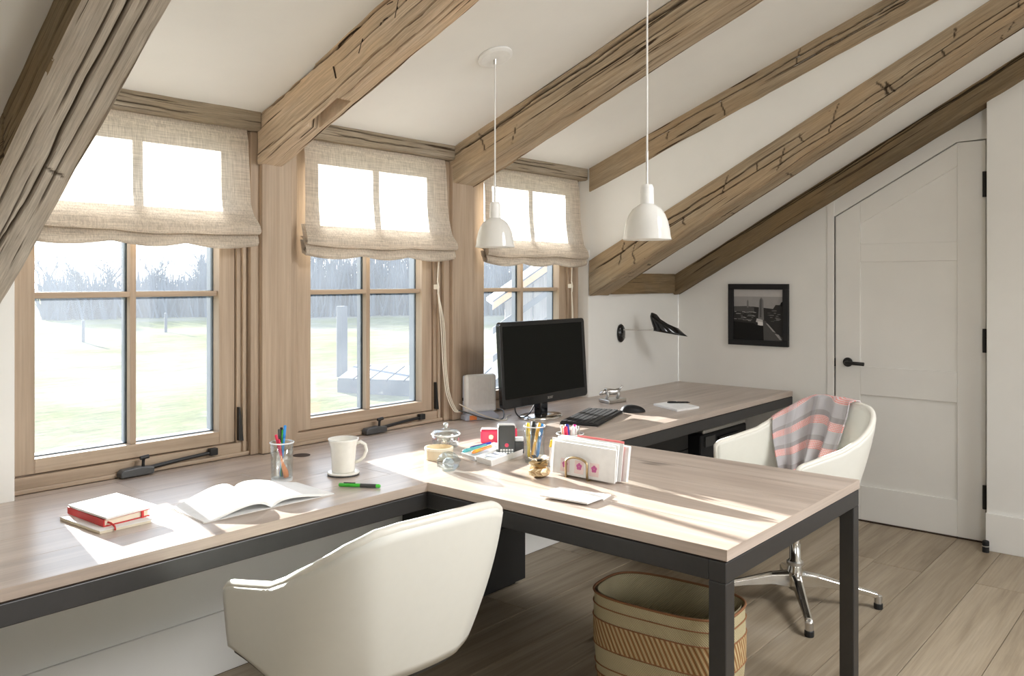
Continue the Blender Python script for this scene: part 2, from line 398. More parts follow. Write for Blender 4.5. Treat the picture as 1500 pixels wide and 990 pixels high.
def tag(o, label=None, cat=None, group=None, kind=None):
    if label: o['label'] = label
    if cat: o['category'] = cat
    if group: o['group'] = group
    if kind: o['kind'] = kind
    return o
def thing(name, loc, label=None, cat=None, group=None, kind=None):
    o = bpy.data.objects.new(name, None); COL.objects.link(o); o.location = loc; o.empty_display_size = 0.1
    ORG[o.name] = tuple(loc); return tag(o, label, cat, group, kind)
def struct(o): o['kind'] = 'structure'; return o
def copy_tree(o, parent=None):
    c = o.copy(); COL.objects.link(c)
    if parent: c.parent = parent; c.matrix_parent_inverse = o.matrix_parent_inverse
    for ch in list(o.children): copy_tree(ch, c)
    return c

# ------------------------------------------------------------------ room shell
XL, XD, XC0, XC1 = -1.6, 5.161, 0.850, 4.105          # left wall, door wall, the two dormer cheeks
def zc_d(y): return 2.105-0.381*y                      # dormer ceiling
def zc_m(y): return 1.465-0.547*y                      # main slope
YR = -3.855; ZR = zc_d(YR); YB = -6.6
def zc_b(y): return ZR-0.547*(YR-y)                    # slope behind the camera
fl = struct(MB().box(XL-0.1, XD+0.2, YB-0.1, 0.0, -0.12, -0.014).build('floor', M['gap']))
# oak planks, lengthwise in x
meshes = {}
def plank(x0, x1, y0, y1, k):
    L = x1-x0
    o = MB().box(-L/2, L/2, -(y1-y0)/2, (y1-y0)/2, -0.014, 0.0).build('plank', M['floor'], fl, bevel=0.0015, seg=1)
    o.location = ((x0+x1)/2, (y0+y1)/2, random.uniform(-0.0006, 0.0006))
y = -0.11; pw = 0.235; row = 0
while y > YB:
    y0 = max(y-pw, YB)
    xs = [XL]; x = XL+random.uniform(0.5, 2.2)
    while x < XD-0.5: xs.append(x); x += random.uniform(1.7, 2.6)
    xs.append(XD)
    for a, b in zip(xs, xs[1:]): plank(a+0.0012, b-0.0012, y0+0.0012, y-0.0012, row)
    y -= pw; row += 1

ww = thing('wall_window', (0, 0, 0), kind='structure')
P_ = M['plaster']
MB().box(XL, 0.984, 0, 0.22, 0, 1.62).build('knee_wall', P_, ww, bevel=0.004)
MB().box(4.092, XD, 0, 0.22, 0, 1.62).build('knee_wall', P_, ww, bevel=0.004)
MB().box(XL, XD, -0.10, 0, 0, 0.700).build('lower_wall', P_, ww)
MB().box(0.984, 4.092, 0, 0.2, 0, 0.735).build('lower_wall', P_, ww)
struct(MB().box(XL, XD, -0.114, -0.10, 0, 0.225).build('baseboard_window', M['paint'], bevel=0.004))
def slab_y(x0, x1, fz, ya, yb, t=0.1):
    return MB().prism([(ya, fz(ya)), (yb, fz(yb)), (yb, fz(yb)+t), (ya, fz(ya)+t)], 0, x0, x1)
cl = thing('ceiling', (0, 0, 0), kind='structure')
slab_y(XC0-0.02, XC1+0.02, zc_d, 0.3, YR).build('dormer_ceiling', P_, cl)
slab_y(XL, XC0-0.02, zc_m, 0.25, YR).build('roof_slope', P_, cl)
slab_y(XC1+0.02, XD+0.1, zc_m, 0.25, YR).build('roof_slope', P_, cl)
slab_y(XL, XD+0.1, zc_b, YR, YB-0.1).build('roof_slope', P_, cl)
def cheek(x0, x1):
    return MB().prism([(0.25, zc_m(0.25)-0.05), (0.25, zc_d(0.25)+0.05), (YR, ZR+0.05), (YR, zc_m(YR)-0.05)], 0, x0, x1)
cheek(XC0-0.05, XC0).build('dormer_cheek', P_, ww)
MB().box(XC0-0.05, 0.984, 0.01, 0.22, 1.60, 2.20).build('knee_wall', P_, ww)
cheek(XC1, XC1+0.05).build('dormer_cheek', P_, ww)
MB().box(XC0, XC1, 0.205, 0.28, 2.04, 2.35).build('upper_wall', P_, ww)
# gable wall with the door: left of the door, above it, and the boxed-out part on its right
wd = thing('wall_door', (XD, 0, 0), kind='structure')
DY0, DY1 = -1.076, -1.896
MB().prism([(0.0, 0), (DY0+0.003, 0), (DY0+0.003, zc_m(DY0)+0.02), (0.0, zc_m(0)+0.02)], 0, XD, XD+0.15).build('wall_panel', P_, wd)
dt = [(DY0, 1.828), (-1.748, 2.209), (DY1, 2.212)]
MB().prism([(DY0+0.003, 1.828)]+dt[1:]+[(DY1-0.1, 2.212), (DY1-0.1, zc_m(DY1-0.1)+0.02), (DY0+0.003, zc_m(DY0)+0.02)], 0, XD, XD+0.15).build('wall_panel', P_, wd)
MB().prism([(DY1-0.024, 0), (-2.6, 0), (-3.6, 0), (YB, 0), (YB, zc_b(YB)+0.02), (YR, ZR+0.02), (DY1-0.024, zc_m(DY1)+0.02)], 0, 5.045, XD+0.15).build('wall_panel', P_, wd, bevel=0.003)
MB().box(XD+0.045, XD+0.15, DY0+0.02, DY1-0.02, 0, 2.25).build('wall_panel', P_, wd)
struct(MB().box(5.028, 5.045, DY1-0.022, YB, 0, 0.20).build('baseboard_door', M['paint'], bevel=0.003))
struct(MB().box(XD-0.012, XD, -0.114, DY0+0.045, 0, 0.20).build('baseboard_door_left', M['paint'], bevel=0.003))
struct(MB().prism([(0.2, 0), (YB, 0), (YB, zc_b(YB)), (YR, ZR), (0.2, zc_m(0.2))], 0, XL-0.1, XL).build('wall_left', P_))
wb = thing('wall_back', (0, YB, 0), kind='structure')
zt = zc_b(YB)+0.1
for b in ((XL, 1.2, 0, zt), (4.8, XD+0.1, 0, zt), (1.2, 4.8, 0, 0.7), (1.2, 4.8, 2.0, zt)):
    MB().box(b[0], b[1], YB-0.1, YB, b[2], b[3]).build('wall_panel', P_, wb)
# casing left of the door
struct(MB().box(XD-0.007, XD+0.01, DY0+0.003, DY0+0.045, 0, 1.93).build('trim_1', M['paint'], bevel=0.002))

# ------------------------------------------------------------------ door
dr = thing('door_1', (XD, DY0, 0), kind='structure')
ya, yb = DY0-0.004, DY1+0.004
X0, X1 = XD+0.002, XD+0.04
ysl, ysr = -1.226, -1.751
ztop = lambda yy: 1.822+(2.203-1.822)*(DY0-yy)/(DY0+1.748) if yy > -1.748 else 2.205
MB().prism([(ya, 0.008), (yb, 0.008), (yb, 2.205), (-1.748, 2.203), (ya, ztop(ya))], 0, X0+0.012, X1).build('panel', M['paint'], dr)
MB().prism([(ya, 0.008), (ysl, 0.008), (ysl, ztop(ysl)), (ya, ztop(ya))], 0, X0, X0+0.013).build('stile', M['paint'], dr, bevel=0.003)
MB().prism([(ysr, 0.008), (yb, 0.008), (yb, 2.205), (ysr, 2.205)], 0, X0, X0+0.013).build('stile', M['paint'], dr, bevel=0.003)
for z0, z1 in ((0.008, 0.212), (0.755, 0.925), (1.548, 1.655)):
    MB().box(X0, X0+0.013, ysl, ysr, z0, z1).build('rail', M['paint'], dr, bevel=0.003)
MB().prism([(ysl, ztop(ysl)-0.13), (ysr, ztop(-1.748)-0.13), (ysr, 2.203), (ysl, ztop(ysl))], 0, X0, X0+0.013).build('rail', M['paint'], dr, bevel=0.003)
hz, hy = 0.945, -1.155
hd = MB().tube([(X0, hy, hz), (X0-0.012, hy, hz)], 0.028, 24).build('door_handle', M['iron'], dr, bevel=0.002)
hd['label'] = 'black lever handle'
MB().tube([(X0-0.008, hy, hz), (X0-0.05, hy, hz), (X0-0.056, hy-0.008, hz), (X0-0.056, hy-0.11, hz-0.003)], [0.009, 0.009, 0.010, 0.011], 12).build('lever', M['iron'], hd, smooth=True)
for za, zb in ((1.893, 2.032), (1.043, 1.173), (0.19, 0.318)):
    MB().tube([(X0-0.012, DY1+0.006, za), (X0-0.012, DY1+0.006, zb)], 0.011, 10).build('hinge', M['iron'], dr, label='black butt hinge')
MB().box(X0-0.004, X0+0.02, DY0-0.002, DY0+0.012, 0.915, 0.965).build('strike_plate', M['iron'], dr, label='small black strike plate')
MB().box(X0-0.001, X0+0.03, ya, yb, 0.0, 0.008).build('threshold_gap', M['gap'], dr)
ds = thing('door_stop', (5.0, -1.925, 0), 'small black door stop on the floor at the hinge side of the door', 'door stop')
MB().lathe([(0.017, 0), (0.017, 0.055), (0.014, 0.06)], (5.0, -1.925, 0), 16).build('base', M['black_plastic'], ds)
MB().lathe([(0.0145, 0.028), (0.0178, 0.03), (0.0178, 0.034), (0.0145, 0.036)], (5.0, -1.925, 0), 16).build('ring', M['silver'], ds)

# ------------------------------------------------------------------ hewn timbers
def beam(name, y0, y1, left, right, bot, top, mat, label, amp=1.0, cracks=(), seed=0, axis='y', notch=None, kind=None, step=0.018, cross=0, side_mat=None):
    """left/right/bot/top: (value at y0, value at y1). perimeter runs top-left, bottom-left, bottom-right, top-right"""
    rnd = random.Random(seed); L = abs(y1-y0)*1.13
    nu = max(8, int(L/step))
    H = (top[0]-bot[0]); Wd = right[0]-left[0]
    def spaced(l, d=0.0046): n = max(3, int(l/d)); return [i/n for i in range(n)]
    prm = [(0, t) for t in spaced(H)]+[(1, t) for t in spaced(Wd, 0.0034)]+[(2, t) for t in spaced(H)]+[(3, t) for t in spaced(Wd, 0.04)]
    n = len(prm); mb = MB(); mb.uv = {}
    xcr = []; cks = []
    for _ in range(cross):
        k = rnd.choice((0, 0, 1)); w_ = H if k == 0 else Wd; c0 = rnd.uniform(0, w_*0.6)
        xcr.append((k, rnd.uniform(0.15, L*0.95), c0, c0+rnd.uniform(0.06, 0.17), rnd.uniform(0.0068, 0.0095), rnd.uniform(0.003, 0.007), rnd.uniform(-0.5, 0.5)))
    for i in range(nu+1):
        f = i/nu; u = f*L; yy = y0+(y1-y0)*f
        l = left[0]+(left[1]-left[0])*f; r = right[0]+(right[1]-right[0])*f
        b = bot[0]+(bot[1]-bot[0])*f; t_ = top[0]+(top[1]-top[0])*f
        for (k, t) in prm:
            if k == 0: px, pz, nx, nz, v, e = l, t_+(b-t_)*t, -1, 0, H*t, min(t, 1-t)*H if t > .5 else 1
            elif k == 1: px, pz, nx, nz, v, e = l+(r-l)*t, b, 0, -1, H+Wd*t, min(t, 1-t)*Wd
            elif k == 2: px, pz, nx, nz, v, e = r, b+(t_-b)*t, 1, 0, H+Wd+H*t, t*H if t < .5 else 1
            else: px, pz, nx, nz, v, e = r+(l-r)*t, t_, 0, 1, 2*H+Wd+Wd*t, 1
            p3 = Vector((u*2.2+seed*3.1, v*7.0, seed*1.7+k*9))
            crk = 0.0
            d = noise.noise(p3)*0.006*amp+noise.noise(Vector((p3.x*3.0, p3.y*1.6, p3.z)))*0.0022*amp
            # adze facets along the length
            d += (abs(noise.noise(Vector((u*5.5, k*5.0+seed, 2.0))))-0.2)*0.006*amp
            # worn arris
            w = 0.012*amp*(1.0+1.6*noise.noise(Vector((u*3.0, seed*2.2, 5.0 if k < 2 else 8.0))))
            cx = cz = 0.0
            if e < 0.022:
                q = (1-e/0.022)**2*max(0.002, w)*0.7
                cx += -nx*q; cz += -nz*q
            for (ck, cv, u0, u1, cw, cd, wob) in cracks:
                if ck != k or not (u0 < u < u1): continue
                vv = (t*(H if k in (0, 2) else Wd))
                vc = cv+wob*noise.noise(Vector((u*2.1, cv*31, seed)))+wob*0.35*noise.noise(Vector((u*9, cv*17, seed)))
                tap = min(1, (u-u0)/0.12, (u1-u)/0.12)
                a = abs(vv-vc)/(cw*(0.4+0.6*tap))
                if a < 1: d -= cd*tap*(1-a*a); crk = max(crk, tap*(1-a*a))
            for (ck, cu, v0_, v1_, cw, cd, sl) in xcr:
                if ck != k or abs(u-cu) > 0.12: continue
                vv = t*(H if k in (0, 2) else Wd)
                if not (v0_ < vv < v1_): continue
                a = abs(u-cu-sl*(vv-v0_)-0.012*noise.noise(Vector((vv*40, cu, seed))))/cw
                if a < 1:
                    q1 = (1-a*a)*max(0, min(1, (vv-v0_)/0.02, (v1_-vv)/0.02)); d -= cd*q1; crk = max(crk, q1)
            if notch and k == notch[0] and notch[1] < u < notch[2] and notch[3] < t < notch[4]: d -= notch[5]
            px += nx*d+cx; pz += nz*d+cz; cks.append(crk)
            mb.uv[len(mb.v)] = (u, v)
            if axis == 'y': mb.v.append((px, yy, pz))
            else: mb.v.append((yy, px, pz))
    for i in range(nu):
        for k in range(n):
            mb.f.append((i*n+k, i*n+(k+1) % n, (i+1)*n+(k+1) % n, (i+1)*n+k))
    mb.f.append(tuple(range(n))[::-1]); mb.f.append(tuple(nu*n+k for k in range(n)))
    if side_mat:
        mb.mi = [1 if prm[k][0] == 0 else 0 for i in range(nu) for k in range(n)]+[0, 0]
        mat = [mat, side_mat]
    o = mb.build(name, mat, None, smooth=False)
    at = o.data.attributes.new('crack', 'FLOAT', 'POINT'); at.data.foreach_set('value', cks)
    if kind: o['kind'] = kind
    else: tag(o, label, 'beam')
    return o
YE = -3.80
def rb(z0, m, ya_, yb_, add=0.0): return (z0-m*ya_+add, z0-m*yb_+add)
# rafter by the camera, on the left of the dormer
def lin(p, q, yv):  # x on a line through two (y, x) points
    return p[1]+(q[1]-p[1])*(yv-p[0])/(q[0]-p[0])
yA, yB = -0.02, -2.55
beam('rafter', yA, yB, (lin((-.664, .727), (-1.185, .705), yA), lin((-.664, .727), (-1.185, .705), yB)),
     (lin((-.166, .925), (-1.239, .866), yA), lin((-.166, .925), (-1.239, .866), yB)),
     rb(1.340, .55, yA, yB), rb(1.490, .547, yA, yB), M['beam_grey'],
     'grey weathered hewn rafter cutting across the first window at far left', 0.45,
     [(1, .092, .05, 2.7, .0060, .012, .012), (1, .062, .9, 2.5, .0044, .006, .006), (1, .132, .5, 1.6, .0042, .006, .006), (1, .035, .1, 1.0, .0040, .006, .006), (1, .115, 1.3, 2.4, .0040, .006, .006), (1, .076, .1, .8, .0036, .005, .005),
      (0, .05, .2, 2.4, .0045, .006, .008), (0, .10, .3, 2.6, .0042, .006, .008)], 3, step=0.010, cross=3, side_mat=M['beam_dark'])  # brown side face; the underside colour is lightened for light from below
yA = 0.035
r2 = beam('rafter', yA, YE, (1.876, 1.862), (1.985, 1.965), rb(1.909, .394, yA, YE), rb(2.135, .381, yA, YE), M['beam'],
     'honey-brown hewn rafter with an empty mortise, landing on the left oak post', 0.9,
     [(0, .045, .0, 1.9, .006, .02, .02), (0, .195, .02, 1.8, .004, .018, .012), (1, .02, .5, 2.6, .004, .010, .008), (0, .10, .5, 1.3, .0042, .007, .01), (0, .15, .9, 2.2, .0042, .007, .012), (1, .06, 1.0, 2.4, .004, .007, .01)], 11, cross=6, step=0.012,
     notch=(1, 0.36, 0.56, 0.10, 0.66, 0.055))
r3 = beam('rafter', yA, YE, (2.968, 2.972), (3.135, 3.06), rb(1.926, .388, yA, YE), rb(2.135, .381, yA, YE), M['beam_mid'],
     'brown hewn rafter with a long dark split, landing on the right oak post', 0.9,
     [(0, .062, .0, 3.6, .008, .024, .016), (0, .085, .3, 1.6, .004, .015, .015), (0, .13, .8, 2.6, .0045, .008, .012), (0, .03, .4, 1.8, .0045, .007, .01), (1, .07, .3, 2.0, .004, .007, .01)], 23, step=0.012, cross=3)
yA = -0.002
r4 = beam('rafter', yA, YE, (4.094, 4.094), (4.16, 4.16), rb(1.963, .381, yA, YE), rb(2.135, .381, yA, YE), M['beam_umber'],
     'slim hewn rafter at the top edge of the white dormer cheek', 0.8,
     [(0, .07, .4, 2.6, .004, .014, .015), (0, .10, 1.2, 3.4, .004, .014, .015)], 31, step=0.010, cross=12)
yA = -0.012
r5 = beam('rafter', yA, YE, (4.080, 4.090), (4.292, 4.315), rb(1.338, .55, yA, YE), rb(1.548, .517, yA, YE), M['beam_umber'],
     'stout hewn rafter under the dormer cheek, its square end above the wall lamp', 1.2,
     [(0, .07, .0, 1.5, .005, .02, .02), (0, .12, .3, 3.4, .004, .016, .02), (1, .05, .0, 2.8, .005, .02, .02), (1, .12, .6, 3.2, .004, .014, .02), (0, .17, 1.2, 3.6, .004, .014, .02)], 43, step=0.009, cross=34)
r6 = beam('rafter', yA, YE, (5.070, 4.930), (5.156, 5.156), rb(1.332, .55, yA, YE), rb(1.49, .547, yA, YE), M['beam_dark'],
     'long dark brown rafter running along the wall above the door', 0.8,
     [(0, .035, .1, 3.8, .006, .022, .012), (0, .05, .5, 3.2, .004, .015, .012)], 57)
# split ends and cross-checks on the two worn rafters, cut carpenter's numerals on the mortised one
def strokes(parent, x, segs, name, wid=0.004, lab=None):
    mb = MB()
    for (a, b) in segs:
        a = Vector((x, *a)); b = Vector((x, *b)); d = (b-a).normalized(); w = d.cross(Vector((1, 0, 0)))*wid/2
        mb.obox((a+b)/2, (b-a)/2, w, (0.0025, 0, 0))
    return mb.build(name, M['gap'], parent, label=lab)
def on_r2(s, h): return (-s, 1.909+.394*s+h)
def seg2(s0, h0, s1, h1): return (on_r2(s0, h0), on_r2(s1, h1))
mk = [seg2(.60, .085, .645, .165), seg2(.645, .165, .69, .15), seg2(.69, .15, .665, .12), seg2(.665, .12, .63, .13),
      seg2(.70, .09, .745, .165), seg2(.70, .09, .735, .083), seg2(.72, .125, .752, .118), seg2(.745, .165, .78, .156),
      seg2(.79, .095, .815, .165), seg2(.86, .165, .845, .115), seg2(.845, .115, .90, .10), seg2(.895, .13, .875, .08), seg2(.47, .07, .455, .12)]
strokes(r2, 1.8745, mk, 'carved_mark', 0.0035, "carved carpenter's numerals")['kind'] = 'stuff'

# wall plate between the last two rafters, window headers
beam('wall_plate', 4.30, 5.06, (-0.03, -0.03), (0.02, 0.02), (1.352, 1.352), (1.505, 1.505), M['beam_dark'],
     'short dark timber plate at the top of the low wall above the lamp', 0.5, (), 61, axis='x')
for (a, b, sd) in ((0.87, 1.872, 71), (1.99, 2.964, 72), (3.14, 4.092, 73)):
    lab = {71: 'grey hewn header beam above the first window blind', 72: 'grey hewn header beam above the middle window blind', 73: 'grey hewn header beam above the third window blind'}[sd]
    beam('header_beam', a, b, (0.004, 0.004), (0.075, 0.075), (2.032, 2.032), (2.115, 2.115), M['beam_header'], lab, 0.6, [(0, .025, .05, .8, .004, .006, .01), (0, .05, .2, .9, .004, .006, .01)], sd, axis='x')

# ------------------------------------------------------------------ oak posts, boards, windows
def oak_post(x0, x1, label):
    t = thing('oak_post', ((x0+x1)/2, 0.1, 0.74), label, 'post')
    MB().box(x0, x1, 0.022, 0.19, 0.742, 2.05).build('post', M['oak_z'], t, bevel=0.003)
    return t
p1 = oak_post(1.889, 2.026, 'pale oak post between the first and middle windows')
p2 = oak_post(2.967, 3.111, 'pale oak post between the middle and third windows')
WIN = [(1.072, 1.737, 0.984, 1.889), (2.165, 2.816, 2.026, 2.967), (3.263, 3.915, 3.111, 4.090)]
def window(k, o0, o1, f0, f1):
    t = thing('window_%d' % (k+1), ((o0+o1)/2, 0.1, 0.74), kind='structure')
    zb, zt_ = 0.845, 1.975
    s0, s1 = o0-0.066, o1+0.066
    # frame: jambs left and right, head
    MB().box(f0, s0-0.003, 0.074, 0.19, 0.74, 2.06).build('jamb', M['oak_z'], t, bevel=0.002)
    MB().box(s1+0.003, f1, 0.074, 0.19, 0.74, 2.06).build('jamb', M['oak_z'], t, bevel=0.002)
    MB().box(s1+0.022, s1+0.038, 0.060, 0.074, 0.755, 2.03).build('stop', M['oak_z'], t, bevel=0.004)
    if k: MB().box(f0+0.004, f0+0.045, 0.050, 0.074, 0.755, 2.03).build('trim_board', M['oak_z'], t, bevel=0.002)
    if k < 2: MB().box(f1-0.038, f1, 0.045, 0.074, 0.742, 2.03).build('trim_board', M['oak_z'], t, bevel=0.002)
    MB().box(s0-0.003, s1+0.003, 0.080, 0.19, zt_+0.063, 2.10).build('head', M['oak_x'], t)
    MB().box(s0-0.003, s1+0.003, 0.115, 0.2, 0.735, 0.785).build('sill', M['oak_x'], t)
    MB().box(f0, f1-0.002, 0.070, 0.115, 0.742, 0.793).build('apron', M['oak_x'], t, bevel=0.002)
    MB().box(f0, f1-0.002, 0.056, 0.070, 0.741, 0.757).build('bead', M['oak_x'], t, bevel=0.004)
    # sash
    ys, ye = 0.084, 0.130
    sa = MB().box(s0, o0, ys, ye, 0.797, zt_+0.06).build('sash', M['oak_z'], t, bevel=0.002)
    MB().box(o1, s1, ys, ye, 0.797, zt_+0.06).build('stile', M['oak_z'], sa, bevel=0.002)
    MB().box(o0, o1, ys+0.001, ye, 0.797, zb).build('rail', M['oak_x'], sa, bevel=0.002)
    MB().box(o0, o1, ys+0.001, ye, zt_, zt_+0.06).build('rail', M['oak_x'], sa, bevel=0.002)
    xm = (o0+o1)/2-0.0; zm = 1.386
    MB().box(xm-0.011, xm+0.011, ys+0.012, ye-0.006, zb, zt_).build('muntin', M['oak_z'], sa, bevel=0.002)
    MB().box(o0, o1, ys+0.014, ye-0.007, zm-0.010, zm+0.010).build('muntin', M['oak_x'], sa, bevel=0.002)
    for a, b in ((o0-0.01, xm), (xm, o1+0.01)):
        for c, d in ((zb-0.01, zm), (zm, zt_+0.01)):
            MB().box(a+0.001, b-0.001, 0.127, 0.131, c+0.001, d-0.001).build('pane', M['pane'], t)
    # outer metal clad bars
    MB().box(xm-0.014, xm+0.014, 0.132, 0.160, zb, zt_).build('outer_bar', M['clad'], t)
    MB().box(o0, o1, 0.133, 0.158, zm-0.012, zm+0.012).build('outer_bar', M['clad'], t)
    MB().box(o1-0.004, s1, 0.132, 0.172, zb, zt_).build('outer_bar', M['clad'], t)
    MB().box(s0, o0+0.004, 0.132, 0.172, zb, zt_).build('outer_bar', M['clad'], t)
    MB().box(o0, o1, 0.132, 0.172, zb-0.05, zb+0.004).build('outer_bar', M['clad'], t)
    # iron hinge at the foot of the jamb
    MB().prism([(s1+0.004, 0.935), (s1+0.010, 0.935), (s1+0.026, 0.800), (s1+0.004, 0.804)], 1, 0.060, 0.078).build('hinge', M['iron'], t, label='black iron hinge strap')
    # casement operator on the sill
    if k < 2:
        xc = o0+0.32
        op = MB().prism([(xc-0.065, 0.744), (xc+0.055, 0.744), (xc+0.055, 0.768), (xc+0.01, 0.774), (xc-0.055, 0.770), (xc-0.065, 0.760)], 1, 0.020, 0.058).build('operator', M['charcoal'], t, bevel=0.003, label='dark metal casement operator')
        MB().tube([(xc+0.02, 0.036, 0.768), (xc+0.02, 0.034, 0.796), (xc+0.022, 0.030, 0.802)], 0.0055, 10).tube([(xc+0.008, 0.033, 0.803), (xc+0.038, 0.031, 0.806)], 0.007, 10).build('knob', M['iron'], op)
        MB().tube([(xc+0.02, 0.042, 0.760), (xc+0.17, 0.050, 0.770), (xc+0.30, 0.056, 0.776)], [0.008, 0.007, 0.007], 8).build('arm', M['iron'], op)
        MB().box(xc+0.285, xc+0.318, 0.044, 0.068, 0.765, 0.792).build('bracket', M['iron'], op, bevel=0.003)
    return t
for k, w in enumerate(WIN): window(k, *w)

# ------------------------------------------------------------------ linen roman blinds
def blind(x0, x1, label, seed, zb=1.545):
    t = thing('roman_blind', ((x0+x1)/2, 0.0, 2.03), label, 'blind', 'linen roman blinds')
    def xs(u, fl):
        return x0-fl*0.8+(x1-x0+fl*1.6)*u
    zf = zb+0.052
    prof = [(0.030, 2.031, 0), (0.018, 1.98, 0), (0.012, 1.90, 0), (0.010, 1.80, .05), (0.004, 1.74, .2), (-0.010, zf+0.07, .6), (-0.036, zf+0.030, 1), (-0.040, zf+0.008, 1), (-0.030, zf-0.006, 1), (-0.012, zf+0.002, 1)]
    def interp(pr, v):
        q = v*(len(pr)-1); i = min(int(q), len(pr)-2); f = q-i
        return [a+(b-a)*f for a, b in zip(pr[i], pr[i+1])]
    def sag(u, a): return -a*abs(math.sin(PI*3*u+0.12*math.sin(u*9+seed)))
    def front(u, v):
        y_, z_, fl = interp(prof, v)
        wv = noise.noise(Vector((u*5, v*3, seed)))
        y_ += 0.006*wv*min(1, v*3)
        z_ += (0.012*math.sin(u*7+seed)*0.5+sag(u, 0.006))*max(0, v-0.5)*2
        return (xs(u, 0.028*fl+0.006*noise.noise(Vector((v*6, seed, u*.5)))), y_, z_)
    mb = MB().grid(front, 48, 40); mb.build('linen_panel', M['linen'], t, smooth=True)
    fm = MB()
    for j, (dy, dz, ext) in enumerate(((0.0, 0.0, .026), (0.010, 0.016, .020), (0.020, 0.028, .014))):
        pr = [(0.012+dy, zf+(0.085 if j == 0 else 0.035), 0), (-0.006+dy, zf+0.02, 0), (-0.024+dy, zb+0.026+dz, 0), (-0.028+dy, zb+0.010+dz, 0), (-0.018+dy, zb+dz, 0), (0.004+dy, zb+0.012+dz, 0), (0.012+dy, zf+0.02, 0)]
        def fold(u, v, pr=pr, ext=ext, j=j):
            y_, z_, _ = interp(pr, v)
            k = math.sin(PI*min(1, v*1.05))
            z_ += sag(u, 0.020)*k+0.010*k
            y_ += 0.004*noise.noise(Vector((u*8, j*3, seed)))
            return (xs(u, ext), y_, z_)
        fm.grid(fold, 60, 18)
    fm.build('fold', M['linen'], t, smooth=True)
    MB().box(x0+0.01, x1-0.01, 0.034, 0.050, 2.012, 2.032).build('head_rail', M['linen'], t)
    return t
blind(1.0, 1.822, 'linen roman blind on the first window, partly behind the grey rafter', 1, 1.565)
blind(2.085, 2.918, 'linen roman blind on the middle window', 2, 1.535)
blind(3.190, 4.022, 'linen roman blind on the third window, behind the left pendant lamp', 3, 1.520)
def pull_cord(xa, ya_, pts, label, with_loop):
    t = thing('blind_cord', (xa, ya_, 1.55), label, 'cord')
    cl_ = MB().obox((pts[1][0], pts[1][1]+0.012, pts[1][2]), (0.006, 0, 0), (0, 0.012, 0), (0, 0, 0.012)).build('cleat', M['cord'], t, bevel=0.003)
    MB().tube([(pts[1][0]-0.002, pts[1][1], pts[1][2]+0.03), (pts[1][0], pts[1][1]-0.006, pts[1][2]), (pts[1][0]+0.002, pts[1][1], pts[1][2]-0.035)], 0.004, 8).build('horn', M['cord'], cl_)
    for dx in ((0.0, 0.012, 0.022) if with_loop else (0.0, 0.008)):
        P = [Vector((p[0]+dx*(0 if i < 2 else 1), p[1], p[2])) for i, p in enumerate(pts)]
        fine = []
        for i in range(len(P)-1):
            for q in range(8): 
                f = q/8
                p0 = P[max(i-1, 0)]; p1_ = P[i]; p2_ = P[i+1]; p3 = P[min(i+2, len(P)-1)]
                fine.append(0.5*((2*p1_)+(p2_-p0)*f+(2*p0-5*p1_+4*p2_-p3)*f*f+(3*p1_-p0-3*p2_+p3)*f**3))
        fine.append(P[-1])
        MB().tube(fine, 0.0026, 6).build('cord', M['cord'], t, smooth=True)
    return t
pull_cord(2.884, 0.045, [(2.890, 0.040, 1.56), (2.876, 0.036, 1.405), (2.902, 0.040, 1.22), (2.912, 0.036, 1.02), (2.922, 0.022, 0.88), (2.955, 0.005, 0.795), (2.990, -0.008, 0.785)], 'white pull cord hanging beside the middle window down to the router', True)
pull_cord(3.98, 0.045, [(3.985, 0.040, 1.56), (3.972, 0.036, 1.405), (3.984, 0.040, 1.22), (3.988, 0.040, 0.95)], 'white pull cord hanging at the right jamb of the third window', False)

# ------------------------------------------------------------------ L-shaped desk with peninsula
DWY = -0.8137; ZT = 0.74; TH = 0.030
XA, XB, YP = 2.001, 3.013, -1.926
XDL = -0.75
dk = thing('desk', (2.5, -0.8, 0), 'long oak-topped desk on a dark steel frame with a peninsula reaching into the room', 'desk')
tp = MB().box(XDL+0.004, XD-0.004, DWY+0.004, -0.002, ZT-TH, ZT-0.004).box(XA+0.004, XB-0.004, YP+0.004, DWY+0.004, ZT-TH, ZT-0.004).build('tabletop', M['desk_x'], dk)
ys_ = [0.0, -0.21, -0.42, -0.62, DWY]
for i in range(4):
    xs_ = [XDL, 1.30+0.35*i, 3.35+0.2*((i*3) % 4), XD-0.003]
    for a, b in zip(xs_, xs_[1:]):
        y1_ = -0.0015 if i == 0 else ys_[i]-0.0004
        MB().box(a+0.0004, b-0.0004, ys_[i+1]+0.0004 if i < 3 else DWY, y1_, ZT-TH, ZT).build('board', M['desk_x'], tp, bevel=0.0007, seg=1)
MB().box(0.987, 1.8865, 0.0, 0.056, ZT-TH, ZT).build('board', M['desk_x'], tp)
MB().box(2.028, 2.965, 0.0, 0.056, ZT-TH, ZT).build('board', M['desk_x'], tp)
MB().box(3.113, 4.089, 0.0, 0.056, ZT-TH, ZT).build('board', M['desk_x'], tp)
MB().box(1.889, 2.026, 0.0, 0.021, ZT-TH, ZT).build('board', M['desk_x'], tp)
MB().box(2.967, 3.111, 0.0, 0.021, ZT-TH, ZT).build('board', M['desk_x'], tp)
xs_ = [XA, XA+0.20, XA+0.41, XA+0.60, XA+0.81, XB]
for i in range(5):
    MB().box(xs_[i]+(0.0004 if i else 0), xs_[i+1]-(0.0004 if i < 4 else 0), YP, DWY-0.0006, ZT-TH, ZT).build('board', M['desk_y'], tp, bevel=0.0007, seg=1)
MB().box(XA, XB, YP-0.003, YP, ZT-TH, ZT).build('edge_band', M['desk_x'], tp)
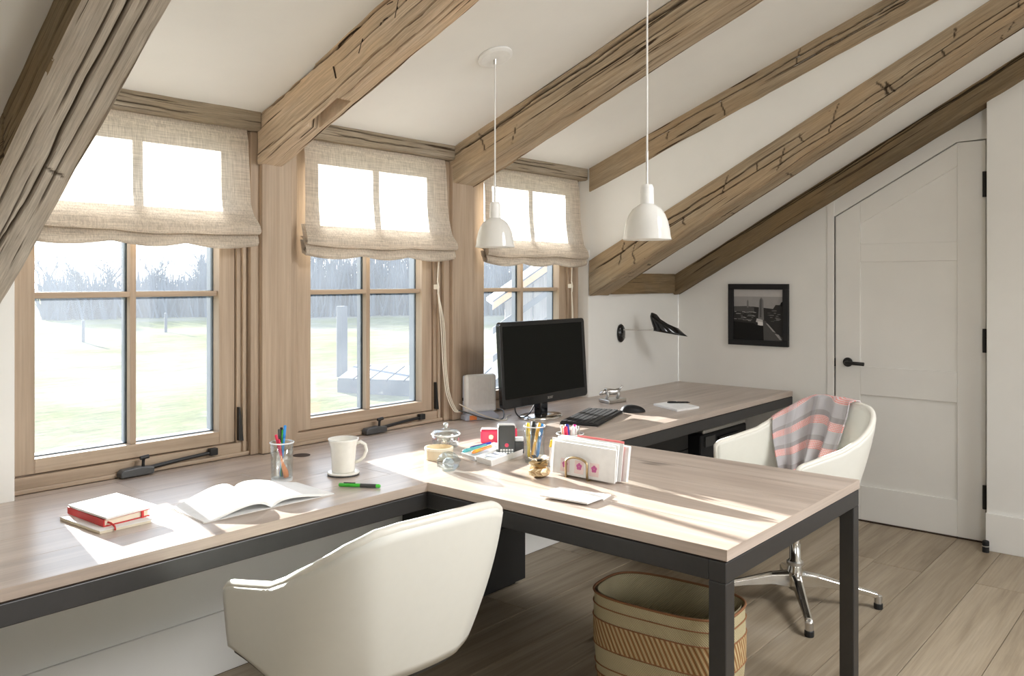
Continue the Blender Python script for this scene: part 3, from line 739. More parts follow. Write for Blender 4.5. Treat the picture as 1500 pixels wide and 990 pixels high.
MB().tube([(1.985, -0.105, ZT-0.01), (1.985, -0.105, ZT+0.0012)], 0.034, 24).build('grommet', M['gap'], tp, label='dark round cable hole')
fr_z1 = ZT-TH-0.004; fr_z0 = fr_z1-0.055; q = 0.05
MB().box(XDL+0.004, XD-0.004, DWY+0.004, -0.02, fr_z1, ZT-TH).box(XA+0.006, XB-0.006, YP+0.006, DWY+0.004, fr_z1, ZT-TH).build('shadow_gap', M['gap'], dk)
def rail(x0, x1, y0, y1): return MB().box(x0, x1, y0, y1, fr_z0, fr_z1).build('rail', M['steel'], dk, bevel=0.003)
rail(XDL, XA, DWY, DWY+q); rail(XB, XD-0.003, DWY, DWY+q)
rail(XA, XA+q, YP+q, DWY+q); rail(XB-q, XB, YP+q, DWY+q); rail(XA, XB, YP, YP+q)
rail(XDL, XDL+q, DWY+q, -0.12); rail(XA+q, XB-q, DWY+0.0, DWY+q)
for x, yy in ((XA, YP), (XB-q, YP), (XDL, DWY), (XDL, -0.17)):
    lg = MB().box(x, x+q, yy, yy+q, 0.006, fr_z0).build('leg', M['steel'], dk, bevel=0.003)
    MB().box(x+0.006, x+q-0.006, yy+0.006, yy+q-0.006, 0, 0.007).build('glide', M['black'], lg)
def pedestal(x0, x1, y0, y1, z1, label):
    t = thing('cabinet', ((x0+x1)/2, (y0+y1)/2, 0), label, 'cabinet')
    MB().box(x0, x1, y0+0.02, y1, 0.02, z1).build('body', M['black'], t, bevel=0.003)
    MB().box(x0+0.02, x1-0.02, y0+0.05, y1-0.02, 0.0, 0.02).build('plinth', M['black'], t)
    zz = [0.03, 0.03+(z1-0.05)*0.46, 0.03+(z1-0.05)*0.73, z1-0.01]
    for a, b in zip(zz, zz[1:]):
        d = MB().box(x0+0.004, x1-0.004, y0, y0+0.019, a+0.002, b-0.002).build('drawer', M['black'], t, bevel=0.002)
        MB().box((x0+x1)/2-0.06, (x0+x1)/2+0.06, y0-0.012, y0, b-0.035, b-0.025).build('handle', M['black'], d)
    return t
pedestal(2.50, 3.046, -0.385, -0.125, 0.640, 'black drawer cabinet on the floor under the desk behind the near chair')
pedestal(3.86, 4.36, -0.52, -0.125, 0.640, 'black drawer cabinet under the right end of the desk beside the printer')
pr_ = thing('printer', (4.68, -0.38, 0.34), 'black printer with a pale lid under the right end of the desk', 'printer')
MB().box(4.42, 5.02, -0.57, -0.19, 0.34, 0.535).build('body', M['black_plastic'], pr_, bevel=0.012)
MB().box(4.44, 5.00, -0.575, -0.21, 0.537, 0.565).build('lid', M['silver'], pr_, bevel=0.008)
MB().box(4.62, 4.90, -0.585, -0.565, 0.43, 0.50).build('paper_slot', M['black'], pr_)
MB().box(4.46, 4.58, -0.578, -0.565, 0.46, 0.52).build('panel', M['charcoal'], pr_)
st = thing('printer_stand', (4.68, -0.36, 0), 'low black stand carrying the printer under the desk', 'stand')
MB().box(4.40, 5.08, -0.58, -0.13, 0.31, 0.34).build('top', M['black'], st)
for x in (4.41, 5.04):
    for yy in (-0.57, -0.16): MB().box(x, x+0.03, yy, yy+0.03, 0, 0.31).build('leg', M['black'], st)

# ------------------------------------------------------------------ swivel tub chairs
def smooth01(x): x = max(0, min(1, x)); return x*x*(3-2*x)
RIM = [(0.0, 0.662), (0.03, 0.677), (0.15, 0.694), (0.35, 0.724), (0.45, 0.757), (0.55, 0.802), (0.65, 0.850), (0.73, 0.874), (0.82, 0.880), (1.0, 0.882)]
def chair_rim(t):   # height of the rim, t = 0 arm front ... 1 middle of the back
    for (a, p), (b, q_) in zip(RIM, RIM[1:]):
        if t <= b:
            f = (t-a)/(b-a); return p+(q_-p)*f
    return RIM[-1][1]
def chair_plan(a, s):
    """a in -1..1 round the shell (-1 left arm front, 0 back, 1 right arm front), s 0 bottom..1 rim. chair faces +x"""
    t = abs(a); sg = 1 if a < 0 else -1
    hw, rear, rad = 0.285, 0.235, 0.13
    Larm, Lc, Lb = 0.29, rad*PI/2, hw-rad
    tot = Larm+Lc+Lb; d = t*tot
    if d < Lb: x, y_ = -rear, d
    elif d < Lb+Lc:
        th = (d-Lb)/Lc*PI/2; x = -rear+rad*(1-math.cos(th)); y_ = Lb+rad*math.sin(th)
    else: x = -rear+rad+(d-Lb-Lc); y_ = hw
    x += 0.035*(y_/hw)**2
    bk = 1-smooth01((t-0.30)/0.40)
    x -= bk*0.055*(s-0.35)
    y_ -= (0.012+0.04*bk)*(1-s)**1.5*min(1, y_/0.2)
    x += (1-s)**2*0.045*bk
    return x, y_*sg
ZBOT = 0.500
def shell_pt(a, s, off=0.0):
    t = 1-abs(a); zr = chair_rim(t); zb = ZBOT+0.020*smooth01((abs(a)-.45)/.5)
    x, y_ = chair_plan(a, s)
    if off:
        e = 0.01; x1, y1_ = chair_plan(max(-1, a-e), s); x2, y2_ = chair_plan(min(1, a+e), s)
        dx, dy = x2-x1, y2_-y1_; l = math.hypot(dx, dy) or 1
        x += -dy/l*off*-1; y_ += dx/l*off*-1
    return Vector((x, y_, zb+(zr-zb)*s))
def make_chair(label):
    t = thing('swivel_chair', (0, 0, 0), label, 'chair', 'cream leather swivel chairs')
    sh = MB().grid(lambda u, v: shell_pt(u*2-1, v), 72, 16)
    o = sh.build('shell', M['leather'], t, smooth=True, solid=0.026)
    rim = [shell_pt(-1, s_/6) for s_ in range(7)]+[shell_pt(-1+2*k/90, 1) for k in range(1, 90)]+[shell_pt(1, 1-s_/6) for s_ in range(7)]
    MB().tube([p+Vector((0, 0, 0.002)) for p in rim], 0.0125, 10).build('piping', M['pipe'], t, smooth=True)
    # seat pad
    def seat(r, ang, z): return (0.015+0.30*r*math.cos(ang), 0.262*r*math.sin(ang), z)
    mb = MB(); rings = [(0.80, 0.506), (0.90, 0.508), (0.95, 0.516), (0.94, 0.530), (0.86, 0.546), (0.5, 0.552), (0.0001, 0.549)]
    n = 40
    for r, z in rings:
        for k in range(n):
            a = 2*PI*k/n; ca, sa_ = math.cos(a), math.sin(a); e = 0.55
            mb.v.append((0.035+0.205*r*abs(ca)**e*(1 if ca > 0 else -1), 0.225*r*abs(sa_)**e*(1 if sa_ > 0 else -1), z))
    for i in range(len(rings)-1):
        for k in range(n): mb.f.append((i*n+k, i*n+(k+1) % n, (i+1)*n+(k+1) % n, (i+1)*n+k))
    mb.build('seat', M['leather'], t, smooth=True)
    # dark pan below the shell
    pm = MB(); n2 = 60
    for sc_, z in ((1.0, 0.500), (0.985, 0.480), (0.82, 0.468), (0.0001, 0.464)):
        for k in range(n2):
            a = -1+2*k/(n2-1); x, y_ = chair_plan(a, 0); pm.v.append((x*sc_+0.01*(1-sc_), y_*sc_, z+(0.018*smooth01((abs(a)-.45)/.5) if sc_ > .9 else 0.01)))
    for i in range(3):
        for k in range(n2): pm.f.append((i*n2+k, i*n2+(k+1) % n2, (i+1)*n2+(k+1) % n2, (i+1)*n2+k))
    pm.build('seat_pan', M['charcoal'], t, smooth=True)
    MB().lathe([(0.075, 0.475), (0.06, 0.43), (0.024, 0.41), (0.024, 0.20), (0.030, 0.195), (0.030, 0.165), (0.036, 0.15), (0.034, 0.075), (0.02, 0.062)], (0, 0, 0), 28).build('column', M['chrome'], t, smooth=True)
    MB().lathe([(0.032, 0.172), (0.036, 0.176), (0.036, 0.188), (0.032, 0.192)], (0, 0, 0), 28).build('collar', M['silver'], t)
    return t
def chair_base(t, ang0):
    for k in range(4):
        a = ang0+k*PI/2; c, s_ = math.cos(a), math.sin(a)
        mb = MB(); sec = []
        for (r, z, w, h) in ((0.02, 0.112, 0.022, 0.036), (0.10, 0.110, 0.019, 0.026), (0.22, 0.086, 0.016, 0.016), (0.315, 0.066, 0.015, 0.012), (0.345, 0.058, 0.014, 0.012), (0.352, 0.040, 0.014, 0.012)):
            sec.append([(r*c-s_*w*i, r*s_+c*w*i, z+h*j) for i, j in ((-1, -1), (1, -1), (1, .6), (.4, 1), (-.4, 1), (-1, .6))])
        for sc_ in sec: mb.v += sc_
        n = 6
        for i in range(len(sec)-1):
            for q_ in range(n): mb.f.append((i*n+q_, i*n+(q_+1) % n, (i+1)*n+(q_+1) % n, (i+1)*n+q_))
        mb.f += [tuple(range(n)), tuple((len(sec)-1)*n+q_ for q_ in range(n))]
        lg = mb.build('leg', M['chrome'], t, bevel=0.003)
        MB().lathe([(0.016, 0.024), (0.0165, 0.056), (0.014, 0.058)], (0.350*c, 0.350*s_, 0), 14).build('foot_collar', M['silver'], lg)
        MB().lathe([(0.018, 0.0), (0.019, 0.004), (0.019, 0.022), (0.015, 0.026)], (0.350*c, 0.350*s_, 0), 14).build('glide', M['black'], lg)
ch = make_chair('cream leather swivel tub chair seen from behind, tucked under the desk by the first window')
A1 = math.radians(85)
chair_base(ch, math.radians(35)-A1)
ch.location = (1.395, -1.25, 0); ch.rotation_euler = (0, 0, A1)
ch2 = copy_tree(ch); ch2['label'] = 'cream leather swivel tub chair with a plaid blanket over its back, near the door'
A2 = math.radians(151)
ch2.location = (3.65, -1.44, 0); ch2.rotation_euler = (0, 0, A2)
for o in list(ch2.children):
    if o.name.startswith('leg'):
        o.rotation_euler = (0, 0, math.radians(31)-A2-(math.radians(35)-A1))

# plaid blanket over the back of the second chair
bl = thing('blanket', (3.62, -1.43, 0.66), 'grey and coral plaid wool blanket draped over the chair back near the door', 'blanket')
ORG[bl.name] = (0, 0, 0)
def inward(p, a):
    n = Vector((0.06, 0, p.z))-p; n.z = 0; return n.normalized()
def drape(u, v):
    """u across 0..1 from the chair's far side, v from the inside hem (0) over the rim to the outside hem (1)"""
    a = 0.53-0.66*u
    fold = 0.5+0.5*math.sin(u*23+2.0*math.sin(v*2.6)+1.0); f2 = noise.noise(Vector((u*5, v*3, 4)))
    vr = 0.66
    aa = a*(1-0.10*(1-min(1, v/vr)))+0.02*math.sin(v*4+u*3)
    if v < vr:
        k = 1-v/vr; s = 1-k*0.98
        p = shell_pt(aa, max(0.02, s)); n = inward(p, aa)
        q_ = p+n*(0.024+(0.060*fold**1.5+0.034*f2)*(0.30+0.70*k)+0.06*k*k); q_.z += 0.014*smooth01((s-.85)/.15)
    else:
        w = (v-vr)/(1-vr); f = smooth01(w/0.14)
        p = shell_pt(aa, 1-0.5*max(0, w-.1)); n = inward(p, aa)
        q_ = p+n*(0.024*(1-f)-f*(0.021+0.012*fold)); q_.z += 0.016*(1-f)+0.012*math.sin(PI*f)
    return q_
bmx = MB().grid(drape, 90, 70, uv=lambda u, v: (u*0.50+0.03*math.sin(v*4), v*0.60+0.014*math.sin(u*9)))
bo = bmx.build('cloth', M['plaid'], bl, smooth=True, solid=0.005)
bl.location = ch2.location; bl.rotation_euler = ch2.rotation_euler

# ------------------------------------------------------------------ woven basket
bk = thing('basket', (2.465, -1.485, 0), 'woven grass basket with rust bands on the floor under the peninsula', 'basket')
BW, BL_, BH = 0.30, 0.50, 0.385; bang = math.radians(-85)
def bplan(a, s, inset=0.0):
    e = 0.62; ca, sa_ = math.cos(a), math.sin(a)
    x = (BL_/2-inset)*(0.90+0.10*math.sin(min(1, s)*2.2))*abs(ca)**e*(1 if ca > 0 else -1)
    y_ = (BW/2-inset)*(0.92+0.08*s)*abs(sa_)**e*(1 if sa_ > 0 else -1)
    c, n = math.cos(bang), math.sin(bang)
    return (2.465+x*c-y_*n, -1.485+x*n+y_*c)
def _arc():
    N = 1440; P = [bplan(2*PI*k/N, 1.0) for k in range(N+1)]; c = [0.0]
    for k in range(N): c.append(c[-1]+math.hypot(P[k+1][0]-P[k][0], P[k+1][1]-P[k][1]))
    return [x/c[-1] for x in c]
ARC = _arc()
def ang_of(u):
    lo, hi = 0, len(ARC)-1
    while hi-lo > 1:
        m = (lo+hi)//2
        if ARC[m] <= u: lo = m
        else: hi = m
    return 2*PI*(lo+(u-ARC[lo])/max(1e-9, ARC[hi]-ARC[lo]))/(len(ARC)-1)
def bband(s0, s1, name, mat, proud=0.0):
    mb = MB().grid(lambda u, v: (*bplan(ang_of(u), s0+(s1-s0)*v, -proud), BH*(s0+(s1-s0)*v)), 96, 6, uv=lambda u, v: (u*1.4, BH*(s0+(s1-s0)*v)))
    mb.build(name, mat, bk, smooth=True)
bband(0.0, 0.30, 'band', M['wicker_rust']); bband(0.30, 0.545, 'band', M['wicker'])
bband(0.545, 0.78, 'band', M['wicker_rust'], 0.002); bband(0.78, 1.0, 'band', M['wicker'])
MB().grid(lambda u, v: (*bplan(ang_of(u), v, 0.010), BH*v*0.995+0.002), 96, 6, uv=lambda u, v: (u*1.4, v*.4)).build('lining', M['wicker'], bk, smooth=True)
bot_ = MB(); bot_.v = [(*bplan(2*PI*k/64, 0, 0.0), 0.002) for k in range(64)]; bot_.f = [tuple(range(64))]; bot_.build('bottom', M['wicker'], bk)
for s_, rr in ((0.545, .0022), (0.78, .0022), (0.90, .0022), (1.0, .0042), (0.30, .0022), (0.38, .002)):
    pts = [Vector((*bplan(2*PI*k/96, s_, -0.002), BH*s_)) for k in range(97)]
    MB().tube(pts, rr, 8, cap=False).build('cord_band' if s_ < 1 else 'rim', M['rust'], bk, smooth=True)

# ------------------------------------------------------------------ pendant lamps, wall lamp, picture
def pendant(x, y_, label):
    zc = zc_d(y_); t = thing('pendant_lamp', (x, y_, 1.572), label, 'lamp', 'white pendant lamps')
    nrm = Vector((0, -0.381, -1)).normalized()
    a = Vector((1, 0, 0)); b = nrm.cross(a)
    def disc(r0, r1, h):
        mb = MB(); n = 36; c = Vector((x, y_, zc))
        for (r, hh) in ((r0, 0.001), (r0, h*.6), (r1, h), (0.0001, h+0.001)):
            mb.v += [tuple(c+nrm*hh+(a*math.cos(2*PI*k/n)+b*math.sin(2*PI*k/n))*r) for k in range(n)]
        for i in range(3):
            for k in range(n): mb.f.append((i*n+k, i*n+(k+1) % n, (i+1)*n+(k+1) % n, (i+1)*n+k))
        return mb
    cn = disc(0.073, 0.060, 0.014).build('canopy', M['white'], t, smooth=False)
    MB().tube([(x, y_, zc-0.012), (x, y_, zc-0.034)], 0.006, 12).build('cord_grip', M['silver'], cn)
    MB().tube([(x, y_, 1.862), (x, y_, zc-0.02)], 0.0032, 10).build('cord', M['flex'], t)
    MB().lathe([(0.0046, 1.750), (0.0046, 1.866), (0.003, 1.868)], (x, y_, 0), 14).build('stem', M['silver'], t, smooth=False)
    MB().lathe([(0.006, 1.756), (0.017, 1.755), (0.0215, 1.744), (0.0225, 1.694), (0.0245, 1.686)], (x, y_, 0), 32).build('socket_cover', M['white'], t, smooth=True)
    prof = [(0.0235, 1.690), (0.030, 1.686), (0.047, 1.674), (0.060, 1.655), (0.069, 1.632), (0.0745, 1.606), (0.0775, 1.583), (0.0800, 1.574), (0.0800, 1.571),
            (0.0770, 1.572), (0.0735, 1.586), (0.070, 1.606), (0.064, 1.632), (0.055, 1.655), (0.042, 1.670), (0.02, 1.678)]
    MB().lathe(prof, (x, y_, 0), 48, cap0=False).build('shade', M['opal'], t, smooth=True)
    MB().lathe([(0.012, 1.672), (0.014, 1.650), (0.026, 1.622), (0.027, 1.604), (0.016, 1.590), (0.0001, 1.587)], (x, y_, 0), 20).build('bulb', M['porcelain'], t, smooth=True)
    return t
pendant(2.540, -0.642, 'white glass-shaded pendant lamp hanging before the third window')
pendant(2.408, -1.440, 'white glass-shaded pendant lamp hanging before the white dormer cheek')

sc = thing('wall_lamp', (4.43, 0, 1.107), 'black wall lamp with a bird-like shade on a thin arm above the right desk', 'lamp')
MB().lathe([(0.0, 0.0), (0.034, 0.001), (0.036, 0.010), (0.032, 0.020), (0.0, 0.024)], (0, 0, 0), 28, sxy=(1, 1.55)).v
pl = MB().lathe([(0.034, 0.0), (0.036, 0.010), (0.031, 0.020), (0.0001, 0.023)], (0, 0, 0), 28, sxy=(1.0, 1.62))
pl.v = [(4.43+p[0], -p[2], 1.107+p[1]) for p in pl.v]
pl = pl.build('wall_plate', M['black_gloss'], sc, smooth=True)
MB().lathe([(0.006, 0), (0.006, .012)], (0, 0, 0), 12).v
MB().tube([(4.436, -0.02, 1.080), (4.436, -0.034, 1.080)], 0.005, 12).build('switch', M['silver'], pl)
dv = Vector((0.66, -0.75, 0)); 
a0 = Vector((4.44, -0.02, 1.128)); a1 = a0+dv*0.185
MB().tube([a0, a0+Vector((0.012, -0.014, 0)), a1], 0.0035, 10).build('arm', M['silver'], sc)
MB().tube([a1-Vector((0, 0, 0.009)), a1+Vector((0, 0, 0.009))], 0.006, 12).build('joint', M['silver'], sc)
# lofted shade: small crown leaning back, long open mouth
side = Vector((0.75, 0.66, 0))
secs = [(-0.010, 0.103, 0.008, 0.004), (-0.005, 0.098, 0.018, 0.013), (0.004, 0.074, 0.032, 0.024), (0.030, 0.050, 0.056, 0.038), (0.066, 0.020, 0.082, 0.050), (0.090, -0.012, 0.096, 0.056), (0.100, -0.026, 0.106, 0.058)]
mb = MB(); n = 32
base_ = a1+dv*0.012
for (cx, cz, ra, rb_) in secs:
    for k in range(n):
        a = 2*PI*k/n; cc = math.cos(a)
        p = base_+dv*(cx+ra*cc)+side*(rb_*math.sin(a))
        p.z = a1.z+0.002+cz-0.085*ra*cc-(0.22*ra*cc if cz > 0.03 else 0.08*ra*cc)
        mb.v.append(tuple(p))
for i in range(len(secs)-1):
    for k in range(n): mb.f.append((i*n+k, i*n+(k+1) % n, (i+1)*n+(k+1) % n, (i+1)*n+k))
mb.f.append(tuple(range(n)))
mb.build('shade', M['black_gloss'], sc, smooth=True, solid=0.002)

fy0, fy1, fz0, fz1 = -0.385, -0.792, 1.016, 1.415
pf = thing('picture_frame', (XD, (fy0+fy1)/2, fz0), 'black framed black-and-white city photograph on the wall left of the door', 'picture')
fw = 0.036
MB().box(XD-0.026, XD-0.001, fy0, fy1, fz0, fz0+fw).box(XD-0.026, XD-0.001, fy0, fy1, fz1-fw, fz1).box(XD-0.026, XD-0.001, fy0, fy0-fw, fz0+fw, fz1-fw).box(XD-0.026, XD-0.001, fy1+fw, fy1, fz0+fw, fz1-fw).build('frame', M['black_plastic'], pf, bevel=0.002)
def grey(v): return plain('print_grey_%02d' % int(v*100), (v, v*0.97, v*0.95), 0.6, 0, 0.15)
G = [grey(v) for v in (0.012, 0.035, 0.09, 0.18, 0.33, 0.48, 0.70)]
pm = MB(); pm.mi = []
pw_, ph_ = (fy0-fy1)-2*fw, (fz1-fz0)-2*fw
lay = [0]
def pq(pts, g, d=None):
    lay[0] += 1
    x = XD-0.012-0.00008*lay[0]
    pm.add([(x, fy0-fw-p[0]*pw_, fz0+fw+p[1]*ph_) for p in pts], [tuple(range(len(pts)))]); pm.mi.append(g)
pq([(0, 0), (1, 0), (1, 1), (0, 1)], 4)
pq([(0, .86), (1, .86), (1, 1), (0, 1)], 5)
pq([(0, 0), (1, 0), (1, .60), (.72, .63), (.4, .66), (0, .66)], 1)
pq([(0, .56), (.42, .55), (.42, .64), (.3, .67), (0, .66)], 2)
pq([(.27, .64), (.305, .64), (.305, .76), (.287, .80), (.27, .76)], 3)
pq([(.50, .40), (.62, .40), (.605, .78), (.575, .84), (.55, .84), (.525, .78)], 3)
pq([(.53, .45), (.57, .45), (.57, .80), (.545, .82)], 2)
pq([(.66, .30), (1, .25), (1, .78), (.93, .70), (.85, .70), (.80, .62), (.70, .60)], 1)
pq([(.95, .66), (1, .70), (1, .78), (.95, .74)], 0)
rp = random.Random(5)
for i in range(26):
    x, z = rp.uniform(0, .42), rp.uniform(.36, .56); w = rp.uniform(.03, .12); pq([(x, z), (x+w, z), (x+w, z+.012), (x, z+.012)], rp.choice((3, 4, 2)))
for i in range(16):
    x, z = rp.uniform(.68, .9), rp.uniform(.36, .58); w = rp.uniform(.04, .10); pq([(x, z), (x+w, z), (x+w, z+.012), (x, z+.012)], rp.choice((2, 3)))
pq([(.46, .36), (.64, .30), (.60, .40), (.48, .43)], 5); pq([(.50, .30), (.61, .28), (.60, .36), (.50, .37)], 6)
pq([(.62, .0), (1, 0), (1, .06), (.80, .20), (.66, .38), (.60, .40)], 2)
pq([(.66, .34), (.70, .33), (.86, .16), (.80, .18)], 4); pq([(.84, .14), (.92, .12), (.98, .02), (.94, .02)], 4)
pq([(.50, 0), (.62, 0), (.61, .29), (.50, .29)], 0)
pq([(0, 0), (.50, 0), (.50, .28), (.42, .33), (0, .36)], 0)
pm.build('print', G, pf)

# ------------------------------------------------------------------ monitor and its neighbours
mo = thing('computer_monitor', (3.345, -0.245, ZT), 'black wide computer monitor on an oval chrome foot, switched off', 'monitor')
mx0, mx1 = 3.004, 3.697; my = -0.275; mz0, mz1 = 0.818, 1.235; tl = 0.0
mya, myb = -0.272, -0.272
def mpt(x, dy, z): return (x, my+dy+0.10*(z-0.85)*0.6, z)
mb = MB(); pts = []
def rrect(x0, x1, z0, z1, r, n=5):
    out = []
    for cx, cz, a0_ in ((x1-r, z1-r, 0), (x0+r, z1-r, PI/2), (x0+r, z0+r, PI), (x1-r, z0+r, 3*PI/2)):
        for k in range(n+1): a = a0_+PI/2*k/n; out.append((cx+r*math.cos(a), cz+r*math.sin(a)))
    return out
ring = rrect(mx0, mx1, mz0, mz1, 0.018)
def loop(x0, x1, z0, z1, r, dy): return [mpt(x, dy, z) for x, z in rrect(x0, x1, z0, z1, r)]
L0 = loop(mx0, mx1, mz0, mz1, .02, 0.0); L1 = loop(mx0, mx1, mz0, mz1, .02, 0.022); L2 = loop(mx0+.06, mx1-.06, mz0+.05, mz1-.05, .05, 0.060)
L3 = loop(mx0+.022, mx1-.022, mz0+.045, mz1-.022, .004, 0.0); L4 = loop(mx0+.024, mx1-.024, mz0+.047, mz1-.024, .004, 0.004)
n = len(L0); mb.v = L4+L3+L0+L1+L2
for i in range(4):
    for k in range(n): mb.f.append((i*n+k, i*n+(k+1) % n, (i+1)*n+(k+1) % n, (i+1)*n+k))
mb.f.append(tuple(4*n+k for k in range(n)))
bz = mb.build('bezel', M['black_gloss'], mo, bevel=0.003)
mb = MB(); mb.v = loop(mx0+.024, mx1-.024, mz0+.047, mz1-.024, .004, 0.0035); mb.f = [tuple(range(n))]
mb.build('screen', M['screen'], mo)
tx = bpy.data.curves.new('logo_text', 'FONT'); tx.body = 'acer'; tx.size = 0.026; tx.align_x = 'CENTER'; tx.extrude = 0.0004
to = bpy.data.objects.new('logo_text', tx); COL.objects.link(to)
dg = bpy.context.evaluated_depsgraph_get(); me = bpy.data.meshes.new_from_object(to.evaluated_get(dg)); bpy.data.objects.remove(to)
lo = bpy.data.objects.new('logo', me); COL.objects.link(lo); me.materials.append(M['silver'])
lo.parent = mo; lo.rotation_euler = (PI/2-0.06, 0, 0)
lo.location = Vector(((mx0+mx1)/2+0.02, my-0.0012-0.0012, mz0+0.018))-Vector(mo.location)
MB().box(3.312, 3.372, -0.262, -0.215, ZT+0.012, 0.90).build('stand_neck', M['black_gloss'], mo, bevel=0.008)
MB().lathe([(0.135, 0.0), (0.137, 0.004), (0.125, 0.012), (0.06, 0.016), (0.0001, 0.017)], (3.345, -0.235, ZT), 48, sxy=(1, 0.72)).build('foot', M['chrome'], mo, smooth=True)

kb = thing('keyboard', (3.48, -0.46, ZT), 'slim black keyboard on the desk to the right of the monitor', 'keyboard')
kc = [Vector((3.259, -0.435)), Vector((3.190, -0.665)), Vector((3.666, -0.520)), Vector((3.755, -0.265))]
kx = (Vector((3.71, -0.39))-Vector((3.225, -0.55))).normalized(); ka = math.atan2(kx.y, kx.x)
MB().rbox(3.468, -0.470, ZT+0.002, ZT+0.016, 0.46, 0.19, ka).build('body', M['black_plastic'], kb, bevel=0.005)
MB().rbox(3.468+0.0*1, -0.470, ZT+0.0, ZT+0.003, 0.465, 0.194, ka).build('underside', M['silver'], kb)
km = MB()
for r in range(6):
    for c in range(20):
        dx = -0.214+c*0.0225; dy = 0.078-r*0.0275
        if r == 5 and 3 < c < 9: continue
        px = 3.468+kx.x*dx-kx.y*dy; py = -0.470+kx.y*dx+kx.x*dy
        km.rbox(px, py, ZT+0.015, ZT+0.0195, 0.0185, 0.022, ka)
km.rbox(3.468+kx.x*-0.08-kx.y*-0.0595, -0.470+kx.y*-0.08+kx.x*-0.0595, ZT+0.015, ZT+0.0195, 0.105, 0.022, ka)
km.build('keys', M['key'], kb, stuff=True)
ms = thing('computer_mouse', (3.79, -0.50, ZT), 'black computer mouse beside the keyboard', 'mouse')
def mouse(u, v):
    a = u*2*PI; ph = v*PI/2; r = math.cos(ph); h = math.sin(ph)
    x = 0.066*r**.8*math.cos(a); y_ = 0.042*r**.8*math.sin(a); z = 0.001+0.036*h*(1-0.25*math.cos(a)*r)
    c, s_ = math.cos(-.8), math.sin(-.8)
    return (3.79+x*c-y_*s_, -0.505+x*s_+y_*c, ZT+z)
MB().grid(mouse, 32, 12).build('body', M['black_plastic'], ms, smooth=True)
MB().tube([(3.815, -0.482, ZT+0.030), (3.828, -0.470, ZT+0.027)], 0.004, 10).build('wheel', M['charcoal'], ms)

nb = thing('notepad', (4.10, -0.59, ZT), 'small white notepad lying on the right desk', 'notepad')
def quad_slab(c4, z0, z1): 
    return MB().add([(p[0], p[1], z0) for p in c4]+[(p[0], p[1], z1) for p in c4], [(3, 2, 1, 0), (4, 5, 6, 7), (0, 1, 5, 4), (1, 2, 6, 5), (2, 3, 7, 6), (3, 0, 4, 7)])
quad_slab([(4.055, -0.470), (3.945, -0.680), (4.125, -0.715), (4.235, -0.505)], ZT, ZT+0.010).build('pages', M['paper'], nb, bevel=0.0015)
quad_slab([(4.055, -0.470), (3.945, -0.680), (4.125, -0.715), (4.235, -0.505)], ZT+0.0102, ZT+0.0112).build('cover', M['paper'], nb)
pe = thing('pen', (4.16, -0.57, ZT+0.017), 'black pen lying on the white notepad', 'pen')
MB().tube([(4.118, -0.520, ZT+0.0165), (4.126, -0.529, ZT+0.0165), (4.19, -0.606, ZT+0.0165), (4.20, -0.618, ZT+0.0160)], [0.003, 0.005, 0.005, 0.001], 10).build('barrel', M['black_plastic'], pe)
MB().tube([(4.120, -0.524, ZT+0.0225), (4.148, -0.557, ZT+0.0225)], 0.001, 6).build('clip', M['charcoal'], pe)

# little metal animal on a block
fg = thing('figurine', (4.02, -0.22, ZT), 'small pewter animal figurine on a block in front of the right wall', 'figurine')
fx, fy_ = 4.03, -0.215
quad_slab([(fx-0.055, fy_+0.06), (fx-0.09, fy_-0.035), (fx+0.06, fy_-0.055), (fx+0.085, fy_+0.03)], ZT, ZT+0.020).build('base', M['silver'], fg, bevel=0.004)
def limb(pts, rs, name, mat=M['silver']): MB().tube(pts, rs, 10).build(name, mat, fg, smooth=True)
fd = Vector((0.80, -0.60, 0)); fs = Vector((0.60, 0.80, 0)); o_ = Vector((fx, fy_, ZT+0.058))
limb([o_-fd*0.046, o_-fd*0.04+Vector((0, 0, .004)), o_-fd*0.015, o_+fd*0.018, o_+fd*0.036+Vector((0, 0, .006)), o_+fd*0.042], [0.004, 0.017, 0.019, 0.016, 0.015, 0.004], 'body')
limb([o_-fd*0.040+Vector((0, 0, .004)), o_-fd*0.062-Vector((0, 0, .004)), o_-fd*0.080-Vector((0, 0, .014))], [0.013, 0.012, 0.005], 'head')
limb([o_+fd*0.038+Vector((0, 0, .008)), o_+fd*0.052+Vector((0, 0, .022)), o_+fd*0.060+Vector((0, 0, .034))], [0.006, 0.005, 0.006], 'tail')
for a, b in ((-.034, .010), (-.034, -.010), (.030, .010), (.030, -.010)):
    limb([o_+fd*a+fs*b, o_+fd*(a+.004)+fs*b-Vector((0, 0, .020)), o_+fd*(a-.002)+fs*b-Vector((0, 0, .038))], [0.009, 0.006, 0.005], 'leg')
for b in (.008, -.008): limb([o_-fd*0.046+fs*b+Vector((0, 0, .012)), o_-fd*0.044+fs*b*1.4+Vector((0, 0, .024))], [0.004, 0.001], 'ear')

